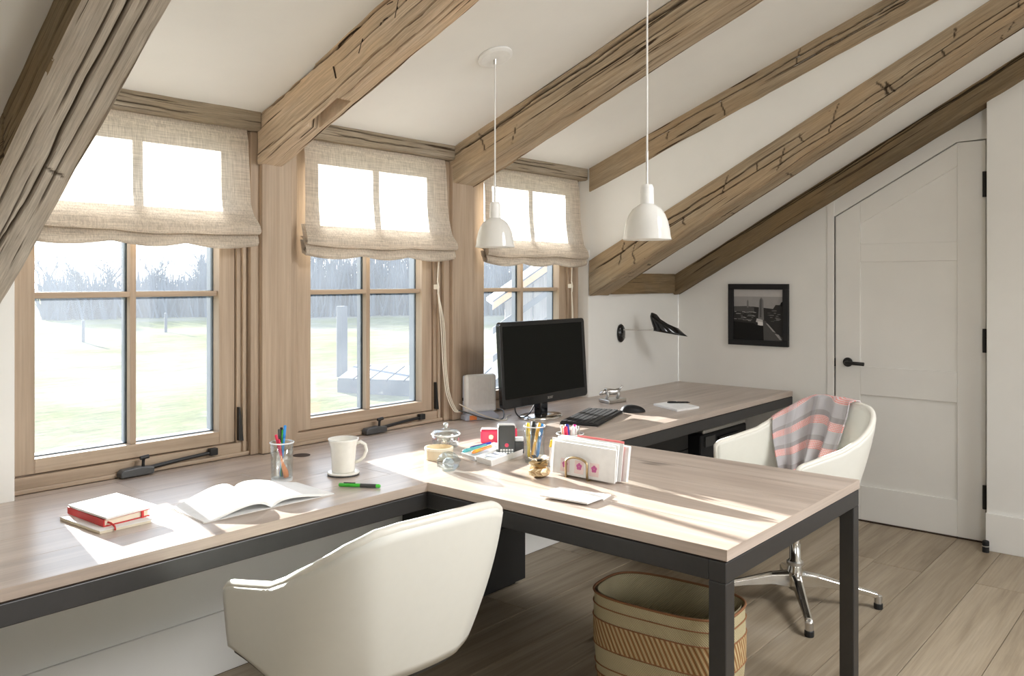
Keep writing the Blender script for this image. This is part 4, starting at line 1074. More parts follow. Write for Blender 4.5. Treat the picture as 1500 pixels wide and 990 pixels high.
# router against the right post
ro = thing('router', (3.08, -0.03, ZT), 'white ribbed router standing by the right oak post', 'router')
ra_ = math.radians(-24)
def rt(x, y_, z): c, s_ = math.cos(ra_), math.sin(ra_); return (3.095+x*c-y_*s_, -0.045+x*s_+y_*c, z)
def rr(x0, x1, y0, y1, z0, z1, name, mat, par, bev=0.004, lab=None):
    mb = MB().box(x0, x1, y0, y1, z0, z1); mb.v = [rt(*p) for p in mb.v]; return mb.build(name, mat, par, bevel=bev, label=lab)
rr(-0.085, 0.085, -0.014, 0.022, ZT+0.035, ZT+0.225, 'body', M['white'], ro, 0.014)
rr(-0.089, 0.080, 0.004, 0.026, ZT+0.030, ZT+0.222, 'side_shell', M['modem_grey'], ro, 0.010)
for k in range(13): rr(-0.070+k*0.0115, -0.0655+k*0.0115, -0.017, -0.013, ZT+0.075, ZT+0.205, 'rib', M['white'], ro, 0)
mb = MB().prism([(-0.095, 0.0), (0.09, 0.0), (0.088, 0.018), (0.060, 0.040), (-0.070, 0.040), (-0.092, 0.020)], 1, -0.035, 0.040)
mb.v = [rt(p[0], p[1], ZT+p[2]) for p in mb.v]; mb.build('foot', M['modem_grey'], ro, bevel=0.006)
rr(-0.072, -0.034, -0.0365, -0.0345, ZT+0.003, ZT+0.026, 'badge', M['orange'], ro, 0, 'orange-red badge')
rr(-0.0905, -0.088, 0.010, 0.020, ZT+0.095, ZT+0.110, 'socket', M['black'], ro, 0)
def cable(name, label, pts, r, mat):
    P = [Vector(p) for p in pts]; fine = []
    for i in range(len(P)-1):
        for q_ in range(10):
            f = q_/10; p0 = P[max(i-1, 0)]; p1_ = P[i]; p2_ = P[i+1]; p3 = P[min(i+2, len(P)-1)]
            fine.append(0.5*((2*p1_)+(p2_-p0)*f+(2*p0-5*p1_+4*p2_-p3)*f*f+(3*p1_-p0-3*p2_+p3)*f**3))
    fine.append(P[-1])
    return tag(MB().tube(fine, r, 8).build(name, mat, None, smooth=True), label, 'cable')
cable('router_cable', 'dark cable looping in front of the router foot', [(2.965, -0.02, ZT+0.055), (2.985, -0.065, ZT+0.045), (3.03, -0.115, ZT+0.022), (3.10, -0.145, ZT+0.006), (3.16, -0.14, ZT+0.006), (3.22, -0.09, ZT+0.03), (3.25, -0.02, ZT+0.03)], 0.0034, M['charcoal'])
cable('router_cable', 'thin white cable from the router over the desk', [(2.975, -0.015, ZT+0.085), (2.99, -0.065, ZT+0.065), (3.04, -0.118, ZT+0.032), (3.11, -0.155, ZT+0.005), (3.15, -0.17, ZT+0.004), (3.20, -0.13, ZT+0.012), (3.28, -0.09, ZT+0.004)], 0.0026, M['cord'])
cable('monitor_cable', 'black cable drooping below the left of the monitor', [(3.14, -0.235, 0.835), (3.13, -0.25, 0.79), (3.16, -0.26, 0.762), (3.24, -0.24, 0.765), (3.33, -0.205, 0.80)], 0.0032, M['black_plastic'])

# ------------------------------------------------------------------ things on the near desk
def rect(cx, cy, lx, ly, ang):
    c, s_ = math.cos(ang), math.sin(ang)
    return [(cx+x*c-y_*s_, cy+x*s_+y_*c) for x, y_ in ((-lx/2, -ly/2), (lx/2, -ly/2), (lx/2, ly/2), (-lx/2, ly/2))]
z = ZT
pad = thing('notebook', (1.07, -0.44, z), 'thin cream notebook at the bottom of the stack near the first window', 'notebook')
quad_slab([(0.990, -0.335), (1.006, -0.562), (1.150, -0.562), (1.145, -0.33)], z+0.0005, z+0.0075).build('pages', M['cream_paper'], pad)
quad_slab([(0.989, -0.333), (1.004, -0.565), (1.153, -0.564), (1.147, -0.328)], z+0.0077, z+0.0095).build('cover', M['paper'], pad)
rn = thing('notebook', (1.09, -0.43, z+0.01), 'red bound notebook with an elastic strap, in the middle of the stack', 'notebook')
c4 = [(1.018, -0.318), (1.027, -0.538), (1.164, -0.524), (1.157, -0.31)]
quad_slab([(1.022, -0.320), (1.030, -0.534), (1.160, -0.521), (1.153, -0.313)], z+0.0125, z+0.0285).build('pages', M['cream_paper'], rn)
quad_slab(c4, z+0.0285, z+0.0305).build('cover', M['red'], rn); quad_slab(c4, z+0.0098, z+0.0123).build('cover', M['red'], rn)
quad_slab([(1.0165, -0.318), (1.0255, -0.538), (1.030, -0.5375), (1.021, -0.3175)], z+0.0098, z+0.0305).build('spine', M['red'], rn, bevel=0.001)
quad_slab([(1.138, -0.5285), (1.145, -0.5278), (1.1448, -0.523), (1.1382, -0.5235)], z+0.0096, z+0.031).build('elastic_strap', M['red'], rn)
rbm = MB().tube([(1.040, -0.530, z+0.020), (1.043, -0.545, z+0.019), (1.047, -0.560, z+0.012), (1.045, -0.568, z+0.004)], 0.0028, 6); rbm.build('ribbon', M['red'], rn)
wb_ = thing('notebook', (1.10, -0.42, z+0.031), 'white hardback notebook on top of the stack', 'notebook')
quad_slab([(1.016, -0.325), (1.030, -0.548), (1.186, -0.523), (1.172, -0.292)], z+0.0312, z+0.0375).build('cover', M['paper'], wb_, bevel=0.0008)

ob = thing('open_book', (1.47, -0.56, z), 'open blank white book lying on the desk in front of the first post', 'book')
def page(side):
    # spine runs from (1.463,-.69) to (1.505,-.40); outer edge to the left/right
    a = Vector((1.464, -0.688)); b = Vector((1.510, -0.395))
    if side < 0: oa, ob_ = Vector((1.245, -0.684)), Vector((1.259, -0.462))
    else: oa, ob_ = Vector((1.690, -0.700)), Vector((1.700, -0.475))
    def f(u, v):
        p = (a+(b-a)*v)*(1-u)+(oa+(ob_-oa)*v)*u
        h = (0.030 if side < 0 else 0.024)*math.sin(PI*min(1, u*1.06)**0.62)*(1-0.35*u)+0.004
        return (p.x, p.y, z+h)
    return f
for sd in (-1, 1):
    f = page(sd)
    mb = MB().grid(f, 24, 6)
    top = mb
    n0 = len(mb.v)
    def g(u, v, f=f):
        p = f(u, v); return (p[0], p[1], max(z+0.002, p[2]-0.006-0.004*(1-u)))
    mb.grid(g, 24, 6)
    # page edges
    W_ = 7
    for i in range(24):
        for j in (0, 6):
            mb.f.append((i*W_+j, (i+1)*W_+j, n0+(i+1)*W_+j, n0+i*W_+j))
    for i in (24,):
        for j in range(6): mb.f.append((i*W_+j, i*W_+j+1, n0+i*W_+j+1, n0+i*W_+j))
    mb.build('page_block', M['paper'], ob, smooth=False)
    MB().grid(lambda u, v, f=f: (f(u*1.01, v)[0], f(u*1.01, v)[1], z+0.0008), 4, 4).build('cover', M['paper'], ob, solid=0.0012)

pg = thing('pen_glass', (1.694, -0.402, z), 'clear ribbed drinking glass full of pens beside the first post', 'glass')
def tumbler(c, r, h, par, name='glass', n=24):
    MB().lathe([(r*0.92, 0), (r*0.95, 0.006), (r*0.96, h*0.5), (r*1.02, h), (r*0.96, h), (r*0.90, h*0.5), (r*0.88, 0.010), (0.0001, 0.009)], c, n).build(name, M['glass'], par, smooth=True)
tumbler((1.694, -0.402, z), 0.039, 0.135, pg)
MB().tube([(1.694+0.0405*math.cos(a*PI/20), -0.402+0.0405*math.sin(a*PI/20), z+0.132) for a in range(41)], 0.0022, 6, cap=False).build('rim', M['clear_plastic'], pg)
MB().lathe([(0.036, 0.0), (0.037, 0.008), (0.02, 0.009)], (1.694, -0.402, z), 24).build('foot', M['clear_plastic'], pg)
def pen_in(c, ang, lean, length, mat, label, r=0.0042, cap=None, cat='pen', group=None):
    """pen standing in a glass at c=(x,y,zfloor): bottom opposite to where it leans"""
    d = Vector((math.cos(ang)*lean, math.sin(ang)*lean, 1)).normalized()
    b = Vector(c)-Vector((math.cos(ang), math.sin(ang), 0))*lean*0.055+Vector((0, 0, 0.012))
    t = thing('pen' if cat != 'pencil' else 'pencil', tuple(b), label, cat, group)
    e = b+d*length
    MB().tube([b, b+d*0.012, e-d*0.004, e], [0.001, r, r, r*0.7], 10).build('barrel', mat, t, smooth=True)
    if cap is not None:
        MB().tube([e-d*0.045, e-d*0.001, e+d*0.001], [r*1.25, r*1.2, r*0.8], 10).build('cap', cap, t, smooth=True)
    return t
c = (1.694, -0.402, z)
for a, l, L, m, cp, lab in ((2.6, .22, .150, 'pink', 'crimson', 'pink pen leaning left in the pen glass'), (2.0, .10, .165, 'silver', 'charcoal', 'silver pen with a dark cap in the pen glass'),
        (1.2, .08, .170, 'charcoal', 'black_plastic', 'black pen with a black cap in the pen glass'), (0.4, .06, .162, 'green', 'green', 'green pen in the pen glass'),
        (-0.5, .09, .178, 'blue', 'blue', 'blue pen, tallest in the pen glass'), (3.4, .20, .135, 'crimson', None, 'dark red pen in the pen glass')):
    pen_in(c, a, l, L, M[m], lab, cap=M[cp] if cp else None)
spn = thing('letter_opener', (1.69, -0.41, z+0.012), 'orange-bladed opener standing in the pen glass', 'letter opener')
MB().tube([(1.700, -0.420, z+0.012), (1.698, -0.418, z+0.030), (1.692, -0.408, z+0.06), (1.688, -0.398, z+0.11)], [0.009, 0.010, 0.005, 0.004], 10).build('blade', M['orange'], spn, smooth=True)

mg = thing('mug', (1.886, -0.498, z+0.012), 'tall cream mug standing on a coaster near the middle window', 'mug')
MB().lathe([(0.040, 0.0), (0.041, 0.006), (0.042, 0.04), (0.046, 0.09), (0.053, 0.112), (0.055, 0.118), (0.051, 0.118), (0.043, 0.09), (0.038, 0.02), (0.0001, 0.016)], (1.886, -0.498, z+0.012), 40).build('body', M['porcelain'], mg, smooth=True)
hdv = Vector((0.66, -0.75, 0))
hp = [Vector((1.886, -0.498, z+0.012))+hdv*a+Vector((0, 0, b)) for a, b in ((.046, .100), (.062, .106), (.078, .096), (.083, .075), (.074, .052), (.058, .038), (.041, .032))]
MB().tube(hp, 0.0062, 10).build('handle', M['porcelain'], mg, smooth=True)
MB().lathe([(0.0455, 0.093), (0.0485, 0.096), (0.0485, 0.099), (0.047, 0.101)], (1.886, -0.498, z+0.012), 40).build('relief_band', M['porcelain'], mg, smooth=True)
co = thing('coaster', (1.886, -0.498, z), 'round white coaster with a dark edge under the mug', 'coaster')
MB().lathe([(0.056, 0), (0.057, 0.004), (0.056, 0.0065)], (1.886, -0.498, z), 40).build('base', M['charcoal'], co)
MB().lathe([(0.057, 0.0066), (0.0575, 0.010), (0.055, 0.0118)], (1.886, -0.498, z), 40).build('top', M['porcelain'], co)
hl = thing('highlighter', (1.802, -0.693, z), 'green highlighter pen lying on the desk behind the near chair', 'pen')
d0, d1 = Vector((1.764, -0.630, z+0.007)), Vector((1.842, -0.752, z+0.007)); dd = d1-d0
MB().tube([d0, d0+dd*.02, d0+dd*.97, d1], [0.004, 0.0065, 0.0065, 0.004], 12).build('barrel', M['green'], hl, smooth=True)
MB().tube([d0+dd*.12+Vector((0, 0, .0072)), d0+dd*.40+Vector((0, 0, .0072))], 0.0022, 8).build('clip', M['charcoal'], hl)
MB().tube([d0+dd*.52, d0+dd*.90], 0.0068, 12).build('grip', M['charcoal'], hl)

# ------------------------------------------------------------------ things on the peninsula corner
bx = thing('round_box', (2.300, -0.563, z), 'small round cream box without a lid beside the glass jar', 'box')
MB().lathe([(0.053, 0), (0.055, 0.002), (0.055, 0.046), (0.051, 0.046), (0.050, 0.008), (0.0001, 0.007)], (2.300, -0.563, z), 40).build('body', M['card'], bx, smooth=False)
MB().lathe([(0.0556, 0.036), (0.0562, 0.038), (0.0562, 0.046), (0.0505, 0.047)], (2.300, -0.563, z), 40, cap0=False, cap1=False).build('rim', M['cream_paper'], bx)
jr = thing('glass_jar', (2.480, -0.420, z), 'lidded clear glass jar of sweets at the back of the peninsula corner', 'jar')
MB().lathe([(0.040, 0), (0.052, 0.004), (0.058, 0.030), (0.056, 0.052), (0.053, 0.052), (0.054, 0.030), (0.048, 0.008), (0.0001, 0.006)], (2.480, -0.420, z), 36).build('bowl', M['jar_glass'], jr, smooth=True)
ld = MB().lathe([(0.060, 0.053), (0.061, 0.058), (0.050, 0.070), (0.022, 0.076), (0.008, 0.080), (0.011, 0.088), (0.013, 0.096), (0.009, 0.102), (0.0001, 0.104)], (2.480, -0.420, z), 36, cap0=False).build('lid', M['jar_glass'], jr, smooth=True)
MB().tube([(2.480+0.059*math.cos(a*PI/24), -0.420+0.059*math.sin(a*PI/24), z+0.055) for a in range(49)], 0.003, 6, cap=False).build('rim', M['clear_plastic'], ld)
MB().lathe([(0.004, .08), (0.010, .088), (0.011, .096), (0.006, .101)], (2.48, -.42, z), 16).build('knob', M['clear_plastic'], ld, smooth=True)
rj = random.Random(4)
for i in range(12):
    a, r = rj.uniform(0, 6.28), rj.uniform(0.0, 0.034); zz = z+0.014+0.012*(i % 3)
    o = MB().lathe([(0.0001, -0.006), (0.007, -0.004), (0.009, 0), (0.007, 0.004), (0.0001, 0.006)], (2.480+r*math.cos(a), -0.420+r*math.sin(a), zz), 10).build('sweet', M[rj.choice(('card', 'orange', 'pale_pink', 'cream_paper'))], None, smooth=True)
    tag(o, 'small coloured sweet inside the lidded glass jar', 'sweet', 'sweets in the glass jar')
pwt = thing('paperweight', (2.180, -0.735, z), 'faceted clear glass paperweight at the inner corner of the peninsula', 'paperweight')
def facet(seed, c, r, zs, mat, name, par, n=9):
    rr_ = random.Random(seed); mb = MB(); rings = [(0.55, -0.98), (0.95, -0.55), (1.0, 0.05), (0.80, 0.55), (0.42, 0.92)]
    for q_, (s_, h) in enumerate(rings):
        for k in range(n):
            a = 2*PI*(k+0.5*(q_ % 2))/n; mb.v.append((c[0]+r*s_*math.cos(a)*rr_.uniform(.94, 1.06), c[1]+r*s_*math.sin(a)*rr_.uniform(.94, 1.06), c[2]+zs*(1+h)))
    for i in range(4):
        for k in range(n):
            a, b, c_, d = i*n+k, i*n+(k+1) % n, (i+1)*n+(k+1) % n, (i+1)*n+k
            mb.f += [(a, b, d), (b, c_, d)] if i % 2 else [(a, b, c_), (a, c_, d)]
    mb.f += [tuple(range(n))[::-1], tuple(4*n+k for k in range(n))]
    return mb.build(name, mat, par)
M['crystal'] = glass_mat('cut_crystal', (0.80, 0.86, 0.88), 0.05, 0.22)
facet(1, (2.180, -0.735, z), 0.045, 0.034, M['crystal'], 'crystal', pwt)
facet(2, (2.180, -0.735, z+0.010), 0.022, 0.018, M['clear_plastic'], 'core', pwt, 7)

# two white trays with stationery
def tray(c4, z0, h, label, wall=0.003, mat=None):
    cx = sum(p[0] for p in c4)/4; cy = sum(p[1] for p in c4)/4
    t = thing('tray', (cx, cy, z0), label, 'tray')
    inn = [(cx+(p[0]-cx)*0.955, cy+(p[1]-cy)*0.965) for p in c4]
    bt = [(cx+(p[0]-cx)*0.94, cy+(p[1]-cy)*0.95) for p in c4]; bi = [(cx+(p[0]-cx)*0.90, cy+(p[1]-cy)*0.92) for p in c4]
    mb = MB(); mb.v = [(*p, z0) for p in bt]+[(*p, z0+h) for p in c4]+[(*p, z0+h) for p in inn]+[(*p, z0+0.004) for p in bi]
    mb.f = [(3, 2, 1, 0), (12, 13, 14, 15)]
    for i in range(4):
        j = (i+1) % 4
        mb.f += [(i, j, 4+j, 4+i), (4+i, 4+j, 8+j, 8+i), (8+i, 8+j, 12+j, 12+i)]
    mb.build('body', mat or M['white'], t, bevel=0.003)
    return t
tray([(2.321, -0.818), (2.572, -0.770), (2.594, -0.671), (2.343, -0.719)], z, 0.024, 'white plastic tray holding a black calculator and a navy stapler')
tray([(2.345, -0.709), (2.592, -0.662), (2.612, -0.572), (2.365, -0.618)], z, 0.020, 'narrow pale tray of coloured pens behind the white tray', mat=M['clear_plastic'])
def lying(a, b, r, mat, label, cat='pen', tip=None):
    a, b = Vector(a), Vector(b); t = thing('pen', tuple((a+b)/2), label, cat); d = (b-a)
    MB().tube([a, a+d*.04, b-d*.05, b], [r*.6, r, r, r*.3], 10).build('barrel', mat, t, smooth=True)
    MB().tube([a+d*.10, a+d*.42], r*1.12, 10).build('cap', tip or mat, t, smooth=True)
lying((2.368, -0.628, z+0.0265), (2.520, -0.618, z+0.0265), 0.0062, M['teal'], 'teal marker lying in the narrow pale tray', tip=M['teal'])
lying((2.375, -0.672, z+0.0265), (2.520, -0.642, z+0.0265), 0.0062, M['orange'], 'orange marker lying in the narrow pale tray', tip=M['mustard'])
lying((2.44, -0.598, z+0.025), (2.575, -0.590, z+0.025), 0.0048, M['navy'], 'dark blue pen lying at the back of the narrow pale tray')
rbx = thing('pencil_sharpener', (2.672, -0.500, z), 'crimson box-shaped desk sharpener behind the coloured pens', 'sharpener')
ra2 = math.radians(8)
MB().rbox(2.672, -0.500, z+0.001, z+0.058, 0.088, 0.055, math.radians(-48)).build('body', M['crimson'], rbx, bevel=0.006)
MB().rbox(2.672, -0.500, z+0.0582, z+0.062, 0.078, 0.040, math.radians(-48)).build('top_cap', M['pale_pink'], rbx, bevel=0.003)
MB().tube([(2.653, -0.518, z+0.03), (2.647, -0.5235, z+0.03)], 0.010, 14).build('dial', M['brass'], rbx)
rb2 = thing('tape_dispenser', (2.735, -0.555, z), 'small crimson tape dispenser beside the calculator', 'tape dispenser')
MB().rbox(2.735, -0.555, z+0.0, z+0.060, 0.060, 0.040, math.radians(-48)).build('body', M['crimson'], rb2, bevel=0.006)
MB().rbox(2.735, -0.555, z+0.0602, z+0.066, 0.050, 0.028, math.radians(-48)).build('reel', M['pale_pink'], rb2, bevel=0.003)
ca = thing('calculator', (2.520, -0.722, z+0.005), 'black phone-like calculator standing upright in the white tray', 'calculator')
cang = math.radians(-46)
MB().rbox(2.520, -0.722, z+0.005, z+0.118, 0.068, 0.024, cang).build('body', M['charcoal'], ca, bevel=0.006)
MB().rbox(2.5285, -0.7135, z+0.010, z+0.124, 0.070, 0.016, cang).build('back_shell', M['white'], ca, bevel=0.006)
cn_ = Vector((math.sin(cang), -math.cos(cang), 0)); cc = Vector((2.520, -0.722, z+0.042))+cn_*0.0121
MB().tube([cc, cc+cn_*0.0012], 0.008, 16).build('button', M['crimson'], ca, label='round crimson button')
km = MB()
for r in range(2):
    for k in range(5):
        p = Vector((2.520, -0.722, z+0.013+r*0.010))+Vector((math.cos(cang), math.sin(cang), 0))*(-0.022+k*0.011)+cn_*0.0125
        km.rbox(p.x, p.y, p.z-0.0032, p.z+0.0032, 0.008, 0.0016, cang)
km.build('keys', M['white'], ca, stuff=True)
bc = thing('stapler', (2.562, -0.752, z+0.005), 'dark navy stapler end standing behind the calculator in the tray', 'stapler')
MB().rbox(2.562, -0.752, z+0.005, z+0.052, 0.040, 0.024, cang).build('body', M['charcoal'], bc, bevel=0.005)
MB().rbox(2.564, -0.750, z+0.053, z+0.070, 0.036, 0.020, cang).build('arm', M['clear_plastic'], bc, bevel=0.004)
clp = thing('paper_clip_box', (2.415, -0.760, z+0.005), 'clear blue box of paper clips in the white tray', 'box')
MB().rbox(2.415, -0.760, z+0.005, z+0.022, 0.075, 0.05, math.radians(11)).build('box', M['clear_plastic'], clp, bevel=0.003)
MB().rbox(2.415, -0.760, z+0.0222, z+0.025, 0.078, 0.053, math.radians(11)).build('lid', M['modem_grey'], clp, bevel=0.002)

# glass of pens (front) and glass of markers (behind the letters)
pj = thing('pen_glass', (2.497, -0.885, z), 'tall clear glass of yellow, orange and blue pens at the left of the letters', 'glass')
tumbler((2.497, -0.885, z), 0.040, 0.140, pj)
MB().tube([(2.497+0.041*math.cos(a*PI/20), -0.885+0.041*math.sin(a*PI/20), z+0.138) for a in range(41)], 0.002, 6, cap=False).build('rim', M['clear_plastic'], pj)
c = (2.497, -0.885, z)
RV = Vector((0.652, -0.758, 0)); FV = Vector((0.758, 0.652, 0))
def pen_2(c, b, t_, L, mat, label, r, cap, name='pen', f=0.0):
    p0 = Vector(c)+RV*b+FV*f+Vector((0, 0, 0.014)); p1_ = Vector(c)+RV*t_+FV*f; p1_.z = c[2]+L
    d = (p1_-p0).normalized(); q_ = thing(name, tuple(p0), label, name)
    MB().tube([p0, p0+d*0.014, p1_-d*0.004, p1_], [0.0015, r, r, r*0.7], 12).build('barrel', mat, q_, smooth=True)
    MB().tube([p1_-d*0.05, p1_-d*0.001, p1_+d*0.001], [r*1.15, r*1.12, r*0.8], 12).build('cap', cap, q_, smooth=True)
pen_2(c, -0.022, -0.026, 0.150, M['yellow'], 'yellow highlighter at the left in the tall glass', 0.0066, M['yellow'], f=-0.008)
pen_2(c, -0.008, -0.004, 0.152, M['charcoal'], 'charcoal marker in the middle of the tall glass', 0.0066, M['black_plastic'], f=0.012)
pen_2(c, -0.014, 0.018, 0.152, M['mustard'], 'orange pencil leaning right in the tall glass', 0.0055, M['mustard'], 'pencil', f=-0.020)
pen_2(c, 0.008, 0.028, 0.146, M['blue'], 'bright blue marker leaning right in the tall glass', 0.0066, M['blue'], f=-0.004)
pk = thing('pen_glass', (2.570, -1.000, z), 'clear glass of felt markers half hidden behind the white letters', 'glass')
tumbler((2.570, -1.000, z), 0.050, 0.115, pk)
MB().tube([(2.570+0.051*math.cos(a*PI/20), -1.000+0.051*math.sin(a*PI/20), z+0.113) for a in range(41)], 0.002, 6, cap=False).build('rim', M['clear_plastic'], pk)
c = (2.570, -1.000, z)
for i, (m, lab) in enumerate((('pink', 'pink marker'), ('navy', 'navy marker'), ('card', 'tan marker'), ('crimson', 'crimson marker'), ('paper', 'white marker'), ('silver', 'silver marker'))):
    pen_in((c[0]+0.018*math.cos(i*1.05), c[1]+0.018*math.sin(i*1.05), z), i*1.05, .16, .132, M[m], lab+' in the glass behind the letters', 0.0062, M[m])
sp = thing('scissors', (2.468, -0.985, z), 'yellow-handled scissors standing between the glass and the letters', 'scissors')
MB().tube([(2.470, -0.980, z+0.002), (2.466, -0.986, z+0.075)], [0.003, 0.0055], 8).build('blade', M['silver'], sp)
MB().tube([(2.466, -0.986, z+0.075), (2.462, -0.994, z+0.100), (2.464, -1.004, z+0.106), (2.468, -1.006, z+0.096), (2.467, -0.992, z+0.078)], 0.0045, 8).build('handle', M['yellow'], sp, smooth=True)

# letter holder and letters; long side along -y
lh = thing('letter_holder', (2.39, -1.175, z), 'bent brass wire letter holder gripping the white letters', 'letter holder')
def arch(xo, name):
    w, h = 0.046, 0.075; P = []
    for k in range(0, 13):
        a = PI*k/12; P.append(Vector((xo, -1.175+0.0+w*math.cos(a)*-1, z+h-0.020+0.020*math.sin(a))))
    P = [Vector((xo, -1.175-w, z+0.004))]+P+[Vector((xo, -1.175+w, z+0.004))]
    MB().tube(P, 0.0042, 10).build(name, M['brass'], lh, smooth=True)
arch(2.372, 'hoop'); arch(2.452, 'hoop')
MB().box(2.372, 2.452, -1.225, -1.219, z, z+0.006).box(2.372, 2.452, -1.131, -1.125, z, z+0.006).build('base_bar', M['brass'], lh)
def letter(x, y0, y1, h, lean, label, th=0.004, mat=M['paper'], z0=0.001):
    t = thing('letter', (x, (y0+y1)/2, z), label, 'letter', 'white letters in the holder')
    c4_ = MB().add([(x, y0, z+z0), (x+th, y0, z+z0), (x+th, y1, z+z0), (x, y1, z+z0), (x+lean, y0, z+h), (x+th+lean, y0, z+h), (x+th+lean, y1, z+h), (x+lean, y1, z+h)],
                   [(3, 2, 1, 0), (4, 5, 6, 7), (0, 1, 5, 4), (1, 2, 6, 5), (2, 3, 7, 6), (3, 0, 4, 7)]).build('envelope', mat, t, bevel=0.0008)
    return t
l0 = letter(2.384, -1.058, -1.326, 0.118, 0.012, 'front white envelope in the holder, with three pink flower stickers', 0.006, z0=0.006)
letter(2.394, -1.040, -1.312, 0.126, 0.016, 'second white envelope, just behind the stickered one', z0=0.006)
letter(2.404, -1.055, -1.318, 0.130, 0.018, 'white envelope in the middle of the holder', 0.008, z0=0.006)
letter(2.416, -1.060, -1.330, 0.134, 0.020, 'white card with a red top edge at the back of the holder', 0.003, z0=0.006)
letter(2.426, -1.075, -1.345, 0.124, 0.020, 'rearmost white envelope sticking out furthest to the right', 0.014, z0=0.006)
redge = thing('red_card', (2.44, -1.20, z), 'thin red-edged folder top showing above the letters', 'card')
MB().add([(2.4195, -1.13, z+0.006), (2.4215, -1.13, z+0.006), (2.4215, -1.328, z+0.006), (2.4195, -1.328, z+0.006), (2.4405, -1.13, z+0.141), (2.4425, -1.13, z+0.141), (2.4425, -1.328, z+0.141), (2.4405, -1.328, z+0.141)],
         [(3, 2, 1, 0), (4, 5, 6, 7), (0, 1, 5, 4), (1, 2, 6, 5), (2, 3, 7, 6), (3, 0, 4, 7)]).build('folder', plain('coral_card', (0.80, 0.22, 0.22), 0.6), redge)
for k, yc in enumerate((-1.114, -1.176, -1.240)):
    zc_ = z+0.040; xf = 2.384+0.012*(0.034/0.112)-0.0004
    st_ = MB().obox((xf, yc, zc_), (0.0003, 0, 0), (0, 0.020, 0), (0.0032, 0, 0.023)).build('sticker', M['pale_pink'], l0, label='pink flower sticker')
    fm = MB()
    for q_ in range(5):
        a = 2*PI*q_/5+.3; cy, cz = yc+0.007*math.cos(a), zc_+0.002+0.007*math.sin(a)
        pts = [(xf-0.0008-0.0+(cz+0.0058*math.sin(2*PI*j/10)-zc_)*0.11, cy+0.0058*math.cos(2*PI*j/10), cz+0.0058*math.sin(2*PI*j/10)) for j in range(10)]
        fm.add(pts, [tuple(range(10))])
    fm.build('flower', M['rose'], st_)
fb = thing('foil_ball', (2.316, -1.052, z), 'small gold foil bundle with dark leaves in front of the tall glass', 'ornament')
facet(9, (2.316, -1.052, z), 0.040, 0.022, M['gold'], 'foil', fb, 11)
facet(10, (2.316, -1.052, z+0.036), 0.036, 0.015, M['brass'], 'crown', fb, 8)
for k in range(5):
    a = k*1.3; MB().obox((2.316+0.022*math.cos(a), -1.052+0.022*math.sin(a), z+0.064), (0.014*math.cos(a), 0.014*math.sin(a), 0.006), (-0.008*math.sin(a), 0.008*math.cos(a), 0), (0, 0, 0.001)).build('leaf', M['charcoal'] if k % 2 else M['porcelain'], fb)
def envelope(c4_, z0, h, label):
    t = thing('envelope', (sum(p[0] for p in c4_)/4, sum(p[1] for p in c4_)/4, z0), label, 'envelope')
    quad_slab(c4_, z0, z0+h).build('paper', M['paper'], t, bevel=0.0008)
    a, b, c_, d = [Vector((*p, z0+h+0.0004)) for p in c4_]
    m_ = (a+b+c_+d)/4+Vector((0, 0, 0.004))
    MB().add([tuple(a), tuple(d), tuple(m_)], [(0, 1, 2)]).build('flap', M['paper'], t, solid=0.0006)
    return t
envelope([(2.170, -1.215), (2.235, -1.205), (2.262, -1.395), (2.196, -1.410)], z+0.0003, 0.004, 'cream envelope at the back of the loose pair on the peninsula')
envelope([(2.092, -1.235), (2.192, -1.215), (2.232, -1.405), (2.112, -1.408)], z+0.0048, 0.005, 'white envelope on top of the loose pair on the peninsula')

# ------------------------------------------------------------------ outdoors
GZ = -1.2
def gz(x, y_):
    d = math.hypot(x, y_)
    return GZ+0.10*noise.noise(Vector((x*.15, y_*.15, 0)))*min(1, d/12)+0.00022*max(0, d-38)**2*max(0.1, 0.55-0.018*(x-10))
g = MB()
NX, NY = 60, 60
def gp(u, v):
    r = 0.8+140*u*u; a = math.radians(-28)+math.radians(190)*v
    x, y_ = 2+r*math.cos(a), 0.6+r*math.sin(a)
    if y_ < 0.3: y_ = 0.3
    return (x, y_, gz(x, y_))
g.grid(gp, 90, 70)
gr = g.build('meadow', M['turf'], None, smooth=True); tag(gr, kind='stuff'); gr['label'] = 'pale winter meadow rising to the trees outside the windows'; gr['category'] = 'grass'
def tree_mesh(seed, h):
    rr_ = random.Random(seed); mb = MB(); tw = MB()
    def branch(p, d, L, r, lev):
        n = 3; pts = [p]; q_ = p
        for i in range(n):
            d = (d+Vector((rr_.uniform(-.18, .18), rr_.uniform(-.18, .18), rr_.uniform(-.06, .12)))).normalized(); q_ = q_+d*L/n; pts.append(q_)
        (mb if lev < 2 else tw).tube(pts, [r*(1-.5*i/n) for i in range(n+1)], 6 if lev == 0 else (4 if lev == 1 else 3), cap=False)
        if lev < 4:
            k = (8, 6, 5, 5)[lev]
            for i in range(k):
                f = rr_.uniform(.25 if lev else .22, 1.0); b = pts[0].lerp(pts[-1], f)
                idx = min(int(f*n), n-1); b = pts[idx].lerp(pts[idx+1], f*n-idx)
                a = rr_.uniform(0, 6.28); s_ = rr_.uniform(.45, .95)
                nd = (d*0.9+Vector((math.cos(a)*s_, math.sin(a)*s_, rr_.uniform(-.1, .45)))).normalized()
                branch(b, nd, L*rr_.uniform(.42, .62), max(r*.42, .018), lev+1)
    branch(Vector((0, 0, 0)), Vector((0, 0, 1)), h*.62, h*.022, 0)
    return mb, tw
protos = []
